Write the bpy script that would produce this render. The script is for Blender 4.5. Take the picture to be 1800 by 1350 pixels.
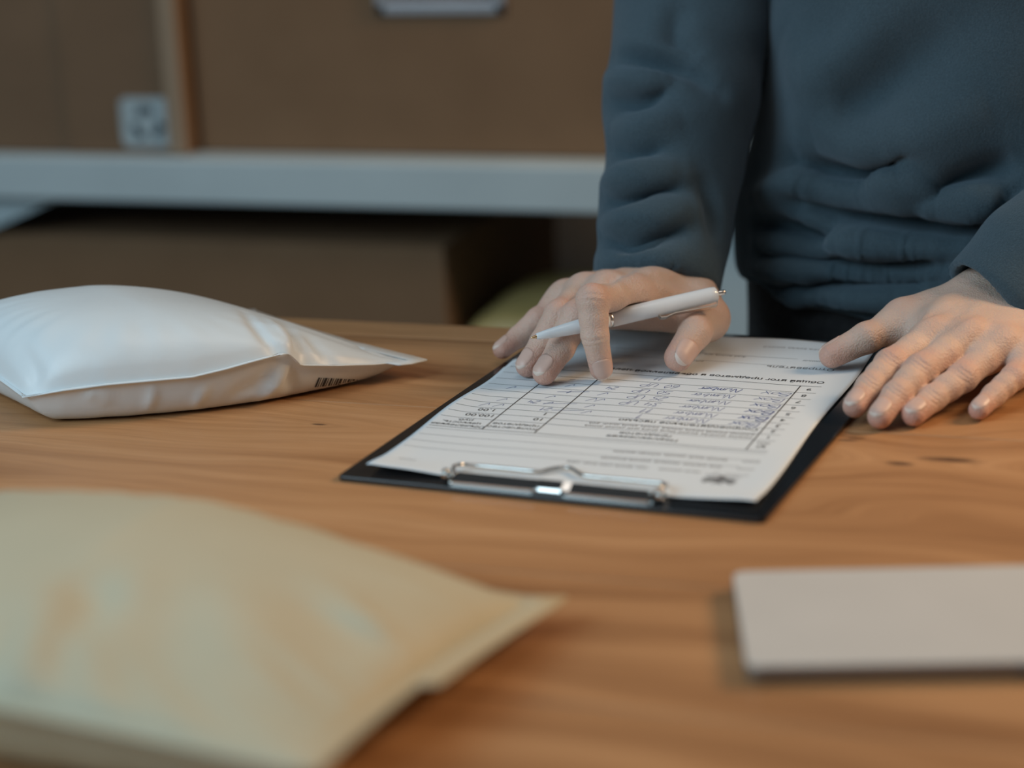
import bpy, bmesh, math, random
import numpy as np
from mathutils import Vector, Matrix
from mathutils.bvhtree import BVHTree

for o in list(bpy.data.objects):
    bpy.data.objects.remove(o)
SC = bpy.context.scene
COL = SC.collection
random.seed(4)
rng = np.random.default_rng(7)

# ---------------------------------------------------------------- camera
# measuring frame: camera above the origin, table top at z = 0
F = 3678.0
PITCH, ROLL, CAMH = math.radians(16.32), math.radians(-2.43), 0.351
YAW = math.radians(18.65)            # turns the measuring frame so the table lies along X
TABLE_Z = 0.75
SHIFT = np.array([0.30, -0.861, TABLE_Z])
cp, sp, cr, sr = math.cos(PITCH), math.sin(PITCH), math.cos(ROLL), math.sin(ROLL)
FW = np.array([0, cp, -sp]); RX = np.array([1., 0, 0]); UP = np.array([0, sp, cp])
CC = np.array([0, 0, CAMH])
RZ = np.array([[math.cos(YAW), -math.sin(YAW), 0], [math.sin(YAW), math.cos(YAW), 0], [0, 0, 1]])


def W(P):
    return np.asarray(P, float) @ RZ.T + SHIFT


def ray(px, py):
    dx, dy = px - 900, py - 675
    u = dx * cr + dy * sr
    v = -dx * sr + dy * cr
    return FW + u / F * RX - v / F * UP


def atz(px, py, z=0.0):
    d = ray(px, py)
    return CC + d * (z - CAMH) / d[2]


def aty(px, py, y):
    d = ray(px, py)
    return CC + d * y / d[1]


def wz(px, py, z=0.0):
    return W(atz(px, py, z))


def wy(px, py, yw):                   # hit with the vertical world plane y = yw
    d = ray(px, py) @ RZ.T
    c = W(CC)
    return c + d * (yw - c[1]) / d[1]


cam_d = bpy.data.cameras.new('camera')
cam = bpy.data.objects.new('camera', cam_d)
COL.objects.link(cam)
right = (cr * RX + sr * UP) @ RZ.T
upv = (-sr * RX + cr * UP) @ RZ.T
fwd = FW @ RZ.T
m = Matrix.Identity(4)
for i in range(3):
    m[i][0], m[i][1], m[i][2], m[i][3] = right[i], upv[i], -fwd[i], W(CC)[i]
cam.matrix_world = m
cam_d.sensor_width = 36
cam_d.lens = F / 1800 * 36
cam_d.clip_start = 0.05
cam_d.dof.use_dof = True
cam_d.dof.focus_distance = 1.215
cam_d.dof.aperture_fstop = 3.1
SC.camera = cam

# ---------------------------------------------------------------- light
wd = bpy.data.worlds.new('room_ambient')
SC.world = wd
wd.use_nodes = True
bg = wd.node_tree.nodes['Background']
bg.inputs[0].default_value = (0.80, 0.90, 1.0, 1)
bg.inputs[1].default_value = 0.05


def area(name, loc, target, sx, sy, power, col):
    l = bpy.data.lights.new(name, 'AREA')
    l.shape = 'RECTANGLE'
    l.size, l.size_y = sx, sy
    l.energy = power
    l.color = col
    o = bpy.data.objects.new(name, l)
    COL.objects.link(o)
    loc, target = W(loc), W(target)
    o.location = loc
    o.rotation_euler = Vector(target - loc).to_track_quat('-Z', 'Y').to_euler()
    return o


area('window_light', (-1.50, 0.15, 1.15), (0.05, 1.2, 0), 1.3, 1.2, 27.5, (0.63, 0.86, 1.0))
area('warm_lamp_light', (1.25, 1.20, 0.85), (0.05, 1.1, 0), 0.40, 0.40, 15, (1.0, 0.69, 0.42))
area('ceiling_light', (0.1, 1.0, 1.75), (0.05, 1.3, 0), 1.2, 0.8, 5, (1.0, 0.95, 0.90))

vs = SC.view_settings
vs.view_transform = 'Standard'
vs.look = 'None'
vs.gamma = 1
vs.use_curve_mapping = False
vs.exposure = 0.0


# ---------------------------------------------------------------- materials
class NT:
    def __init__(self, name):
        self.m = bpy.data.materials.new(name)
        self.m.use_nodes = True
        self.t = self.m.node_tree
        self.b = self.t.nodes['Principled BSDF']

    def n(self, typ, **kw):
        nd = self.t.nodes.new(typ)
        for k, v in kw.items():
            if k.startswith('i_'):
                nd.inputs[k[2:].replace('_', ' ')].default_value = v
            else:
                setattr(nd, k, v)
        return nd

    def l(self, a, b):
        self.t.links.new(a, b)

    def math(self, op, a, b=None, c=None):
        nd = self.t.nodes.new('ShaderNodeMath')
        nd.operation = op
        for i, v in enumerate((a, b, c)):
            if v is None:
                continue
            if isinstance(v, (int, float)):
                nd.inputs[i].default_value = v
            else:
                self.l(v, nd.inputs[i])
        return nd.outputs[0]

    def ramp(self, fac, stops):
        nd = self.t.nodes.new('ShaderNodeValToRGB')
        el = nd.color_ramp.elements
        while len(el) < len(stops):
            el.new(0.5)
        for e, (p, c) in zip(el, stops):
            e.position = p
            e.color = (*c, 1) if len(c) == 3 else c
        self.l(fac, nd.inputs[0])
        return nd.outputs[0]

    def mix(self, fac, a, b, mode='MIX'):
        nd = self.t.nodes.new('ShaderNodeMix')
        nd.data_type = 'RGBA'
        nd.blend_type = mode
        for s, v in ((0, fac), (6, a), (7, b)):
            if isinstance(v, (int, float)):
                nd.inputs[s].default_value = v
            elif isinstance(v, tuple):
                nd.inputs[s].default_value = (*v, 1)
            else:
                self.l(v, nd.inputs[s])
        return nd.outputs[2]

    def bump(self, h, strength, dist):
        nd = self.n('ShaderNodeBump')
        nd.inputs['Strength'].default_value = strength
        nd.inputs['Distance'].default_value = dist
        self.l(h, nd.inputs['Height'])
        self.l(nd.outputs[0], self.b.inputs['Normal'])

    def pos(self, scale=(1, 1, 1), obj=False):
        if obj:
            src = self.n('ShaderNodeTexCoord').outputs['Object']
        else:
            src = self.n('ShaderNodeNewGeometry').outputs['Position']
        mp = self.n('ShaderNodeMapping')
        mp.inputs['Scale'].default_value = scale
        self.l(src, mp.inputs[0])
        return mp.outputs[0]

    def noise(self, vec, scale, detail=4, rough=0.5, dist=0.0):
        nd = self.n('ShaderNodeTexNoise')
        nd.inputs['Scale'].default_value = scale
        nd.inputs['Detail'].default_value = detail
        nd.inputs['Roughness'].default_value = rough
        nd.inputs['Distortion'].default_value = dist
        self.l(vec, nd.inputs['Vector'])
        return nd.outputs['Fac']


def simple(name, col, rough=0.5, metal=0.0, var=0.12, scale=30, bump=0.0, bdist=0.001, spec=None, sss=0.0):
    t = NT(name)
    nz = t.noise(t.pos(), scale, 4)
    dark = tuple(c * (1 - var) for c in col)
    light = tuple(min(1, c * (1 + var)) for c in col)
    t.l(t.ramp(nz, [(0.3, dark), (0.7, light)]), t.b.inputs['Base Color'])
    t.b.inputs['Roughness'].default_value = rough
    t.b.inputs['Metallic'].default_value = metal
    if spec is not None:
        t.b.inputs['Specular IOR Level'].default_value = spec
    if bump:
        t.bump(t.noise(t.pos(), scale * 6, 3), bump, bdist)
    return t.m


# table wood: grain along X, bent round a knot
KN = wz(1630, 812)


def wood_mat(name, tint=(1, 1, 1), knots=True):
    t = NT(name)
    geo = t.n('ShaderNodeNewGeometry').outputs['Position']
    sep = t.n('ShaderNodeSeparateXYZ')
    t.l(geo, sep.inputs[0])
    X, Y = sep.outputs[0], sep.outputs[1]
    rnd = t.n('ShaderNodeObjectInfo').outputs['Random']
    dx = t.math('SUBTRACT', X, float(KN[0]))
    dy = t.math('SUBTRACT', Y, float(KN[1]))
    if knots:
        g = t.math('EXPONENT', t.math('MULTIPLY', t.math('MULTIPLY', dx, dx), -420.0))
        yy = t.math('SQRT', t.math('ADD', t.math('MULTIPLY', dy, dy), t.math('MULTIPLY', g, 0.0012)))
    else:
        yy = dy
    warp = t.noise(t.pos((1.6, 5, 1)), 2.0, 2)
    yy = t.math('ADD', yy, t.math('MULTIPLY', t.math('SUBTRACT', warp, 0.5), 0.10))
    yy = t.math('ADD', yy, t.math('MULTIPLY', rnd, 3.7))
    cmb = t.n('ShaderNodeCombineXYZ')
    t.l(t.math('MULTIPLY', X, 1.3), cmb.inputs[0])
    t.l(t.math('MULTIPLY', yy, 26.0), cmb.inputs[1])
    t.l(t.math('MULTIPLY', rnd, 9.0), cmb.inputs[2])
    g1 = t.noise(cmb.outputs[0], 1.5, 5, 0.6, 0.3)
    cmb2 = t.n('ShaderNodeCombineXYZ')
    t.l(t.math('MULTIPLY', X, 9.0), cmb2.inputs[0])
    t.l(t.math('MULTIPLY', yy, 420.0), cmb2.inputs[1])
    g2 = t.noise(cmb2.outputs[0], 1.0, 3, 0.6)
    c = lambda r, gg, b: (r * tint[0], gg * tint[1], b * tint[2])
    base = t.ramp(g1, [(0.25, c(0.25, 0.108, 0.040)), (0.42, c(0.41, 0.200, 0.084)), (0.56, c(0.51, 0.262, 0.116)), (0.76, c(0.60, 0.330, 0.160))])
    fine = t.ramp(g2, [(0.30, (0.80, 0.77, 0.73)), (0.55, (1, 1, 1))])
    col = t.mix(0.75, base, fine, 'MULTIPLY')
    if knots:
        for (px, py, lx, ly) in ((1668, 808, 0.014, 0.0042), (1580, 815, 0.007, 0.0030), (1490, 774, 0.006, 0.0016), (1505, 770, 0.005, 0.0013), (560, 746, 0.004, 0.0015)):
            k = wz(px, py)
            ex = t.math('DIVIDE', t.math('SUBTRACT', X, float(k[0])), lx)
            ey = t.math('DIVIDE', t.math('SUBTRACT', Y, float(k[1])), ly)
            r = t.math('ADD', t.math('MULTIPLY', ex, ex), t.math('MULTIPLY', ey, ey))
            r = t.math('ADD', r, t.math('MULTIPLY', t.math('SUBTRACT', t.noise(t.pos((60, 260, 1)), 1.0, 3), 0.5), 1.5))
            mk = t.math('EXPONENT', t.math('MULTIPLY', t.math('MULTIPLY', r, r), -0.8))
            col = t.mix(t.math('MULTIPLY', mk, 0.85), col, (0.07, 0.032, 0.015))
    t.l(col, t.b.inputs['Base Color'])
    t.b.inputs['Roughness'].default_value = 0.42
    t.b.inputs['Specular IOR Level'].default_value = 0.4
    t.bump(t.math('ADD', g2, t.math('MULTIPLY', g1, 0.6)), 0.25, 0.0006)
    return t.m


def fabric_mat():
    t = NT('slate_fleece')
    n1 = t.noise(t.pos(), 9, 3)
    n2 = t.noise(t.pos(), 900, 3, 0.7)
    c1 = t.ramp(n1, [(0.3, (0.047, 0.077, 0.096)), (0.7, (0.061, 0.093, 0.114))])
    c2 = t.ramp(n2, [(0.3, (0.75, 0.75, 0.75)), (0.75, (1.2, 1.2, 1.2))])
    t.l(t.mix(1.0, c1, c2, 'MULTIPLY'), t.b.inputs['Base Color'])
    t.b.inputs['Roughness'].default_value = 0.95
    t.b.inputs['Specular IOR Level'].default_value = 0.15
    t.b.inputs['Sheen Weight'].default_value = 0.25
    t.b.inputs['Sheen Roughness'].default_value = 0.6
    t.b.inputs['Sheen Tint'].default_value = (0.6, 0.75, 0.9, 1)
    t.bump(t.noise(t.pos(), 650, 3, 0.7), 0.5, 0.0012)
    return t.m


def skin_mat():
    t = NT('skin')
    at = t.n('ShaderNodeAttribute', attribute_name='red')
    n1 = t.noise(t.pos(), 45, 4)
    base = t.ramp(n1, [(0.3, (0.61, 0.44, 0.355)), (0.7, (0.68, 0.50, 0.41))])
    n2 = t.noise(t.pos(), 120, 3)
    f = t.math('MULTIPLY', at.outputs['Fac'], t.math('ADD', t.math('MULTIPLY', n2, 0.5), 0.55))
    t.l(t.mix(f, base, (0.60, 0.29, 0.225)), t.b.inputs['Base Color'])
    t.b.inputs['Roughness'].default_value = 0.52
    t.b.inputs['Specular IOR Level'].default_value = 0.35
    t.b.inputs['Subsurface Weight'].default_value = 0.22
    t.b.inputs['Subsurface Radius'].default_value = (1.0, 0.35, 0.2)
    t.b.inputs['Subsurface Scale'].default_value = 0.004
    v = t.n('ShaderNodeTexVoronoi')
    v.inputs['Scale'].default_value = 900
    t.l(t.pos(), v.inputs['Vector'])
    h = t.math('ADD', t.math('MULTIPLY', v.outputs['Distance'], 0.6), t.noise(t.pos(), 260, 4, 0.6))
    t.bump(h, 0.5, 0.0010)
    return t.m


def poly_mat(name, c1, c2, rough, bscale=60, bstr=0.3, spec=0.4):
    t = NT(name)
    n1 = t.noise(t.pos(), 14, 3)
    t.l(t.ramp(n1, [(0.3, c1), (0.7, c2)]), t.b.inputs['Base Color'])
    t.b.inputs['Roughness'].default_value = rough
    t.b.inputs['Specular IOR Level'].default_value = spec
    t.bump(t.noise(t.pos(), bscale, 4, 0.55, 0.6), bstr, 0.003)
    return t.m


def card_mat(name, c1, c2):
    t = NT(name)
    n1 = t.noise(t.pos((2, 2, 2)), 6, 4)
    n2 = t.noise(t.pos((1, 1, 400)), 3, 2)
    c = t.mix(0.35, t.ramp(n1, [(0.3, c1), (0.7, c2)]), t.ramp(n2, [(0.3, c1), (0.7, c2)]))
    t.l(c, t.b.inputs['Base Color'])
    t.b.inputs['Roughness'].default_value = 0.85
    t.bump(n2, 0.2, 0.0006)
    return t.m


M = {}
M['wood'] = wood_mat('oiled_table_wood')
M['leg'] = simple('black_steel', (0.03, 0.03, 0.03), 0.5)
M['fleece'] = fabric_mat()
M['skin'] = skin_mat()
M['nail'] = simple('fingernail', (0.64, 0.44, 0.37), 0.42, var=0.06, scale=80)
M['nail_edge'] = simple('nail_free_edge', (0.74, 0.60, 0.52), 0.45, var=0.05, scale=80)
M['trouser'] = simple('dark_trouser_cloth', (0.022, 0.022, 0.024), 0.9, scale=200, var=0.3, bump=0.3)
M['hair'] = simple('brown_hair', (0.06, 0.035, 0.02), 0.55, scale=120, var=0.4, bump=0.5, bdist=0.004)
M['shoe'] = simple('dark_shoe', (0.03, 0.03, 0.035), 0.6)
M['sole'] = simple('pale_sole', (0.5, 0.5, 0.48), 0.7)
M['paper'] = simple('white_paper', (0.70, 0.755, 0.80), 0.75, var=0.015, scale=12, spec=0.25)
M['ink'] = simple('black_print', (0.045, 0.047, 0.052), 0.7, var=0.2, scale=300)
M['ink_grey'] = simple('grey_print', (0.16, 0.165, 0.175), 0.7, var=0.2, scale=300)
M['ink_blue'] = simple('blue_pen_ink', (0.06, 0.10, 0.30), 0.6, var=0.25, scale=400)
M['board'] = simple('black_clipboard_plastic', (0.010, 0.010, 0.011), 0.16, var=0.2, scale=500, spec=0.5, bump=0.05, bdist=0.0002)
M['chrome'] = simple('polished_steel', (0.60, 0.585, 0.56), 0.12, 1.0, var=0.03)
M['pen'] = simple('glossy_white_plastic', (0.80, 0.83, 0.86), 0.18, var=0.02, spec=0.5)
M['silver'] = simple('pen_metal', (0.85, 0.80, 0.74), 0.28, 1.0, var=0.03)
M['brass'] = simple('brass_nib', (0.72, 0.50, 0.28), 0.25, 1.0, var=0.03)
M['white_poly'] = poly_mat('white_poly_mailer', (0.72, 0.78, 0.81), (0.78, 0.83, 0.85), 0.40, 55, 0.10, 0.5)
M['kraft'] = poly_mat('pale_kraft_mailer', (0.53, 0.485, 0.35), (0.57, 0.52, 0.38), 0.58, 25, 0.10, 0.32)
M['kraft_dark'] = poly_mat('ochre_kraft_mailer', (0.46, 0.34, 0.13), (0.52, 0.39, 0.16), 0.45, 25, 0.15, 0.4)
M['card'] = card_mat('brown_cardboard', (0.172, 0.094, 0.046), (0.208, 0.117, 0.060))
M['card_pale'] = card_mat('pale_cardboard', (0.26, 0.180, 0.115), (0.30, 0.21, 0.14))
M['card2'] = card_mat('darker_cardboard', (0.150, 0.086, 0.046), (0.182, 0.106, 0.058))
M['shelf'] = simple('pale_grey_enamel', (0.46, 0.53, 0.55), 0.5, var=0.05, scale=8)
M['sticker'] = simple('pale_sticker', (0.36, 0.42, 0.44), 0.6, var=0.05)
M['sticker_ink'] = simple('sticker_print', (0.045, 0.065, 0.075), 0.6, var=0.1)
M['holder'] = simple('zinc_label_holder', (0.36, 0.36, 0.38), 0.42, 0.6, var=0.05)
M['holder_card'] = simple('dim_label_card', (0.17, 0.15, 0.15), 0.8, var=0.1)
M['pad_top'] = simple('silver_white_glass', (0.62, 0.59, 0.55), 0.30, var=0.02, spec=0.5)
M['pad_body'] = simple('satin_aluminium', (0.26, 0.22, 0.18), 0.35, 0.6, var=0.03)
M['rubber'] = simple('grey_rubber', (0.12, 0.11, 0.10), 0.8)
M['floor'] = simple('grey_concrete', (0.16, 0.15, 0.14), 0.8, scale=6, var=0.2)
M['wall'] = simple('grey_plaster', (0.20, 0.20, 0.20), 0.9, scale=10, var=0.06)


# ---------------------------------------------------------------- object helpers
def mesh_obj(name, verts, faces, mat, parent=None, smooth=True, wspace=False):
    """verts in world coordinates; the object's origin stays at the parent's origin"""
    me = bpy.data.meshes.new(name)
    v = np.asarray(verts, float)
    top = parent
    while top is not None and top.parent is not None:
        top = top.parent
    off = np.array(top.location) if top is not None else np.zeros(3)
    me.from_pydata((v - off).tolist(), [], [tuple(int(i) for i in f) for f in faces])
    me.update()
    o = bpy.data.objects.new(name, me)
    COL.objects.link(o)
    if mat is not None:
        for mm in (mat if isinstance(mat, (list, tuple)) else [mat]):
            me.materials.append(mm)
    if smooth:
        me.polygons.foreach_set('use_smooth', [True] * len(me.polygons))
    if parent is not None:
        o.parent = parent
    return o


def bm_obj(name, bm, mat, parent=None, smooth=False, mtx=None):
    if mtx is not None:
        bm.transform(mtx)
    bmesh.ops.recalc_face_normals(bm, faces=bm.faces)
    v = [tuple(x.co) for x in bm.verts]
    bm.verts.index_update()
    f = [[x.index for x in fc.verts] for fc in bm.faces]
    bm.free()
    return mesh_obj(name, v, f, mat, parent, smooth)


def tag(o, label, cat, group=None):
    o['label'] = label
    o['category'] = cat
    if group:
        o['group'] = group
    return o


def thing(name, label, cat, loc, group=None):
    o = bpy.data.objects.new(name, None)
    COL.objects.link(o)
    o.empty_display_size = 0.05
    o.location = loc
    o.matrix_world = Matrix.Translation(Vector(loc))
    return tag(o, label, cat, group)


def box_bm(x0, x1, y0, y1, z0, z1, bev=0.0, seg=2, bm=None):
    b = bmesh.new()
    bmesh.ops.create_cube(b, size=1)
    for v in b.verts:
        v.co = Vector(((x0 + x1) / 2 + v.co.x * (x1 - x0), (y0 + y1) / 2 + v.co.y * (y1 - y0), (z0 + z1) / 2 + v.co.z * (z1 - z0)))
    if bev:
        bmesh.ops.bevel(b, geom=b.edges[:], offset=bev, segments=seg, profile=0.5, affect='EDGES')
    if bm is not None:
        tmp = bpy.data.meshes.new('tmp')
        b.to_mesh(tmp)
        b.free()
        bm.from_mesh(tmp)
        bpy.data.meshes.remove(tmp)
        return bm
    return b


def rounded_slab(w, d, h, r, bev, n=6):
    b = bmesh.new()
    vs_ = []
    for cx, cy, a0 in ((w / 2 - r, d / 2 - r, 0), (-w / 2 + r, d / 2 - r, 90), (-w / 2 + r, -d / 2 + r, 180), (w / 2 - r, -d / 2 + r, 270)):
        for i in range(n + 1):
            a = math.radians(a0 + 90 * i / n)
            vs_.append(b.verts.new((cx + r * math.cos(a), cy + r * math.sin(a), 0)))
    f = b.faces.new(vs_)
    ex = bmesh.ops.extrude_face_region(b, geom=[f])
    top = [g for g in ex['geom'] if isinstance(g, bmesh.types.BMVert)]
    for v in top:
        v.co.z = h
    if bev:
        ed = [e for e in b.edges if abs(e.verts[0].co.z - e.verts[1].co.z) < 1e-6]
        bmesh.ops.bevel(b, geom=ed, offset=bev, segments=2, profile=0.5, affect='EDGES')
    return b


def tube(path, rad, n=10, closed=False, caps=True):
    """swept tube; rad scalar or list"""
    P = np.asarray(path, float)
    k = len(P)
    R = np.full(k, rad) if np.isscalar(rad) else np.asarray(rad, float)
    T = np.gradient(P, axis=0)
    if closed:
        T = np.roll(P, -1, 0) - np.roll(P, 1, 0)
    T /= np.linalg.norm(T, axis=1)[:, None] + 1e-12
    ref = np.array([0, 0, 1.]) if abs(T[0][2]) < 0.9 else np.array([1., 0, 0])
    u = np.cross(T[0], ref)
    u /= np.linalg.norm(u)
    V, Fc = [], []
    for i in range(k):
        u = u - T[i] * (u @ T[i])
        u /= np.linalg.norm(u)
        w = np.cross(T[i], u)
        for j in range(n):
            a = 2 * math.pi * j / n
            V.append(P[i] + R[i] * (math.cos(a) * u + math.sin(a) * w))
    rr = k if closed else k - 1
    for i in range(rr):
        i2 = (i + 1) % k
        for j in range(n):
            j2 = (j + 1) % n
            Fc.append((i * n + j, i * n + j2, i2 * n + j2, i2 * n + j))
    if caps and not closed:
        Fc.append(tuple(range(n))[::-1])
        Fc.append(tuple((k - 1) * n + j for j in range(n)))
    return V, Fc


def catmull(P, n=8):
    P = np.asarray(P, float)
    Q = np.vstack([2 * P[0] - P[1], P, 2 * P[-1] - P[-2]])
    out = []
    for i in range(1, len(Q) - 2):
        for k in range(n):
            t = k / n
            out.append(0.5 * ((2 * Q[i]) + (-Q[i - 1] + Q[i + 1]) * t + (2 * Q[i - 1] - 5 * Q[i] + 4 * Q[i + 1] - Q[i + 2]) * t * t + (-Q[i - 1] + 3 * Q[i] - 3 * Q[i + 1] + Q[i + 2]) * t ** 3))
    out.append(P[-1])
    return np.array(out)


def merge(parts):
    V, Fc = [], []
    for v, f in parts:
        k = len(V)
        V += [tuple(x) for x in v]
        Fc += [tuple(i + k for i in q) for q in f]
    return V, Fc


# ---------------------------------------------------------------- implicit surfaces
def cone_sdf(P, a, b, ra, rb):
    """tapered capsule (radius interpolated along the axis)"""
    a, b = np.asarray(a, np.float32), np.asarray(b, np.float32)
    ab = b - a
    t = np.clip(((P - a) @ ab) / float(ab @ ab), 0, 1)
    d = np.linalg.norm(P - a - t[..., None] * ab, axis=-1)
    return d - (ra + (rb - ra) * t)


def ell_sdf(P, c, r, Rm=None):
    q = P - np.asarray(c, np.float32)
    if Rm is not None:
        q = q @ np.asarray(Rm, np.float32)
    r = np.asarray(r, np.float32)
    k0 = np.linalg.norm(q / r, axis=-1)
    k1 = np.linalg.norm(q / (r * r), axis=-1)
    return k0 * (k0 - 1) / np.maximum(k1, 1e-6)


def smin(a, b, k):
    h = np.clip(0.5 + 0.5 * (b - a) / k, 0, 1)
    return b + (a - b) * h - k * h * (1 - h)


def grid_points(lo, hi, h):
    ax = [np.arange(lo[i], hi[i] + h, h, dtype=np.float32) for i in range(3)]
    return np.stack(np.meshgrid(*ax, indexing='ij'), -1)


def eval_grid(fn, lo, hi, h, q=5):
    """distance field on a fine grid, worked out only near the surface"""
    lo, hi = np.asarray(lo, np.float32), np.asarray(hi, np.float32)
    n = (np.ceil((hi - lo) / (h * q)).astype(int) + 1)
    ax = [lo[i] + (np.arange(n[i]) + 0.5) * h * q - h / 2 for i in range(3)]
    C = np.stack(np.meshgrid(*[a.astype(np.float32) for a in ax], indexing='ij'), -1)
    dc = fn(C.reshape(-1, 3)).reshape(C.shape[:3])
    near_ = np.abs(dc) < h * q * 1.6
    D = np.repeat(np.repeat(np.repeat(np.sign(dc).astype(np.float32), q, 0), q, 1), q, 2)
    mk = np.repeat(np.repeat(np.repeat(near_, q, 0), q, 1), q, 2)
    ii = np.argwhere(mk)
    P = (lo + ii * h).astype(np.float32)
    out = np.empty(len(P), np.float32)
    for i in range(0, len(P), 400000):
        out[i:i + 400000] = fn(P[i:i + 400000])
    D[mk] = out
    return D


def surface_nets(D, lo, h):
    S = D < 0
    nx, ny, nz = D.shape
    c = [S[i:nx - 1 + i, j:ny - 1 + j, k:nz - 1 + k] for i in (0, 1) for j in (0, 1) for k in (0, 1)]
    cnt = sum(x.astype(np.int8) for x in c)
    act = (cnt > 0) & (cnt < 8)
    idx = -np.ones(act.shape, np.int64)
    cells = np.argwhere(act)
    idx[act] = np.arange(len(cells))
    acc = np.zeros((len(cells), 3))
    num = np.zeros(len(cells))
    ci, cj, ck = cells.T
    corners = [(i, j, k) for i in (0, 1) for j in (0, 1) for k in (0, 1)]
    val = {q: D[ci + q[0], cj + q[1], ck + q[2]].astype(float) for q in corners}
    for a in corners:
        for ax in range(3):
            if a[ax]:
                continue
            b = list(a)
            b[ax] = 1
            b = tuple(b)
            va, vb = val[a], val[b]
            mk = (va < 0) != (vb < 0)
            t = np.where(mk, va / np.where(mk, va - vb, 1), 0)
            p = np.tile(np.array(a, float), (len(cells), 1))
            p[:, ax] += t
            acc[mk] += p[mk]
            num[mk] += 1
    V = (acc / num[:, None] + cells) * h + np.asarray(lo, float)
    Fc = []
    for ax in range(3):
        o1, o2 = [(1, 2), (2, 0), (0, 1)][ax]
        sl0 = [slice(None)] * 3
        sl1 = [slice(None)] * 3
        sl0[ax] = slice(0, -1)
        sl1[ax] = slice(1, None)
        A, B = S[tuple(sl0)], S[tuple(sl1)]
        E_ = np.argwhere(A != B)
        E_ = E_[(E_[:, o1] > 0) & (E_[:, o2] > 0) & (E_[:, o1] < D.shape[o1] - 1) & (E_[:, o2] < D.shape[o2] - 1)]
        inside = S[tuple(E_.T)]
        q = []
        for d1, d2 in ((-1, -1), (0, -1), (0, 0), (-1, 0)):
            e = E_.copy()
            e[:, o1] += d1
            e[:, o2] += d2
            q.append(idx[tuple(e.T)])
        q = np.stack(q, 1)
        q[~inside] = q[~inside][:, ::-1]
        Fc.append(q)
    return V, np.vstack(Fc)


def vert_normals(V, Fq):
    n = np.cross(V[Fq[:, 2]] - V[Fq[:, 0]], V[Fq[:, 3]] - V[Fq[:, 1]])
    N = np.zeros_like(V)
    for k in range(4):
        for c in range(3):
            N[:, c] += np.bincount(Fq[:, k], n[:, c], len(V))
    return N / (np.linalg.norm(N, axis=1)[:, None] + 1e-12)


def relax(V, Fq, it=2, lam=0.5):
    e = np.vstack([Fq[:, [0, 1]], Fq[:, [1, 2]], Fq[:, [2, 3]], Fq[:, [3, 0]]])
    for _ in range(it):
        S_ = np.zeros_like(V)
        cnt = np.bincount(e[:, 0], minlength=len(V)) + np.bincount(e[:, 1], minlength=len(V))
        for c in range(3):
            S_[:, c] = np.bincount(e[:, 0], V[e[:, 1], c], len(V)) + np.bincount(e[:, 1], V[e[:, 0], c], len(V))
        V = V + lam * (S_ / cnt[:, None] - V)
    return V


def poly_dist(V, P):
    best = np.full(len(V), 1e9)
    par = np.zeros(len(V))
    for i, (a, b) in enumerate(zip(P[:-1], P[1:])):
        ab = b - a
        t = np.clip(((V - a) @ ab) / (ab @ ab + 1e-12), 0, 1)
        d = np.linalg.norm(V - a - t[:, None] * ab, axis=1)
        par = np.where(d < best, (i + t) / (len(P) - 1), par)
        best = np.minimum(best, d)
    return best, np.sin(np.pi * np.clip(par, 0.03, 0.97)) ** 0.6


def fold(V, Fq, folds, bvh=None, keep=None):
    """press creases and raise ridges along lines laid on the surface (folds: [(pixels, width, amount)])"""
    bvh = bvh or BVHTree.FromPolygons(V.tolist(), Fq.tolist())
    for px, w, amp in folds:
        pts = []
        px = catmull([(x, y, 0) for x, y in px], 5)[:, :2] if len(px) > 2 else np.array(px, float)
        for x, y in px:
            d = Vector(ray(x, y)).normalized()
            hit = bvh.ray_cast(Vector(CC), d)[0]
            if hit is not None:
                pts.append(np.array(hit))
        if len(pts) < 2:
            continue
        # break the line where it jumps from one layer to another
        P = np.array(pts)
        N = vert_normals(V, Fq)
        for run in np.split(P, np.where(np.linalg.norm(np.diff(P, axis=0), axis=1) > 0.05)[0] + 1):
            if len(run) < 2:
                continue
            near_ = np.where(np.all((V > run.min(0) - 3 * w) & (V < run.max(0) + 3 * w), axis=1))[0]
            if keep is not None:
                near_ = near_[keep[near_]]
            if len(near_) == 0:
                continue
            d, tp = poly_dist(V[near_], run)
            V[near_] += N[near_] * (amp * tp * np.exp(-(d / w) ** 2))[:, None]
    return V


# ================================================================ the room
EDGE_Y = 0.40
fl = bm_obj('floor', box_bm(-3, 3.2, -2.6, 1.75, -0.06, 0.0), M['floor'])
fl['kind'] = 'structure'
wb = bm_obj('wall_back', box_bm(-3, 3.2, 1.66, 1.75, 0.0, 2.7), M['wall'])
wb['kind'] = 'structure'

# ================================================================ table
TX0, TX1, TY0 = -0.85, 1.15, -0.42
table = thing('wooden_table', 'long wooden table of oiled planks with black steel legs', 'table', ((TX0 + TX1) / 2, (TY0 + EDGE_Y) / 2, 0))
seam = float(wz(1765, 773)[1])
ys = [TY0, TY0 + 0.13, -0.145, -0.015, seam, seam + 0.145, EDGE_Y]
ys = sorted(ys)
for a, b in zip(ys[:-1], ys[1:]):
    bm_obj('plank', box_bm(TX0, TX1, a + 0.0002, b - 0.0002, TABLE_Z - 0.036, TABLE_Z, 0.0007, 1), M['wood'], table)
for sx in (TX0 + 0.09, TX1 - 0.09):
    for sy in (TY0 + 0.08, EDGE_Y - 0.08):
        bm_obj('leg', box_bm(sx - 0.025, sx + 0.025, sy - 0.025, sy + 0.025, 0, TABLE_Z - 0.036, 0.003), M['leg'], table)
    bm_obj('cross_rail', box_bm(sx - 0.02, sx + 0.02, TY0 + 0.105, EDGE_Y - 0.105, TABLE_Z - 0.086, TABLE_Z - 0.036, 0.003), M['leg'], table)

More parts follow.
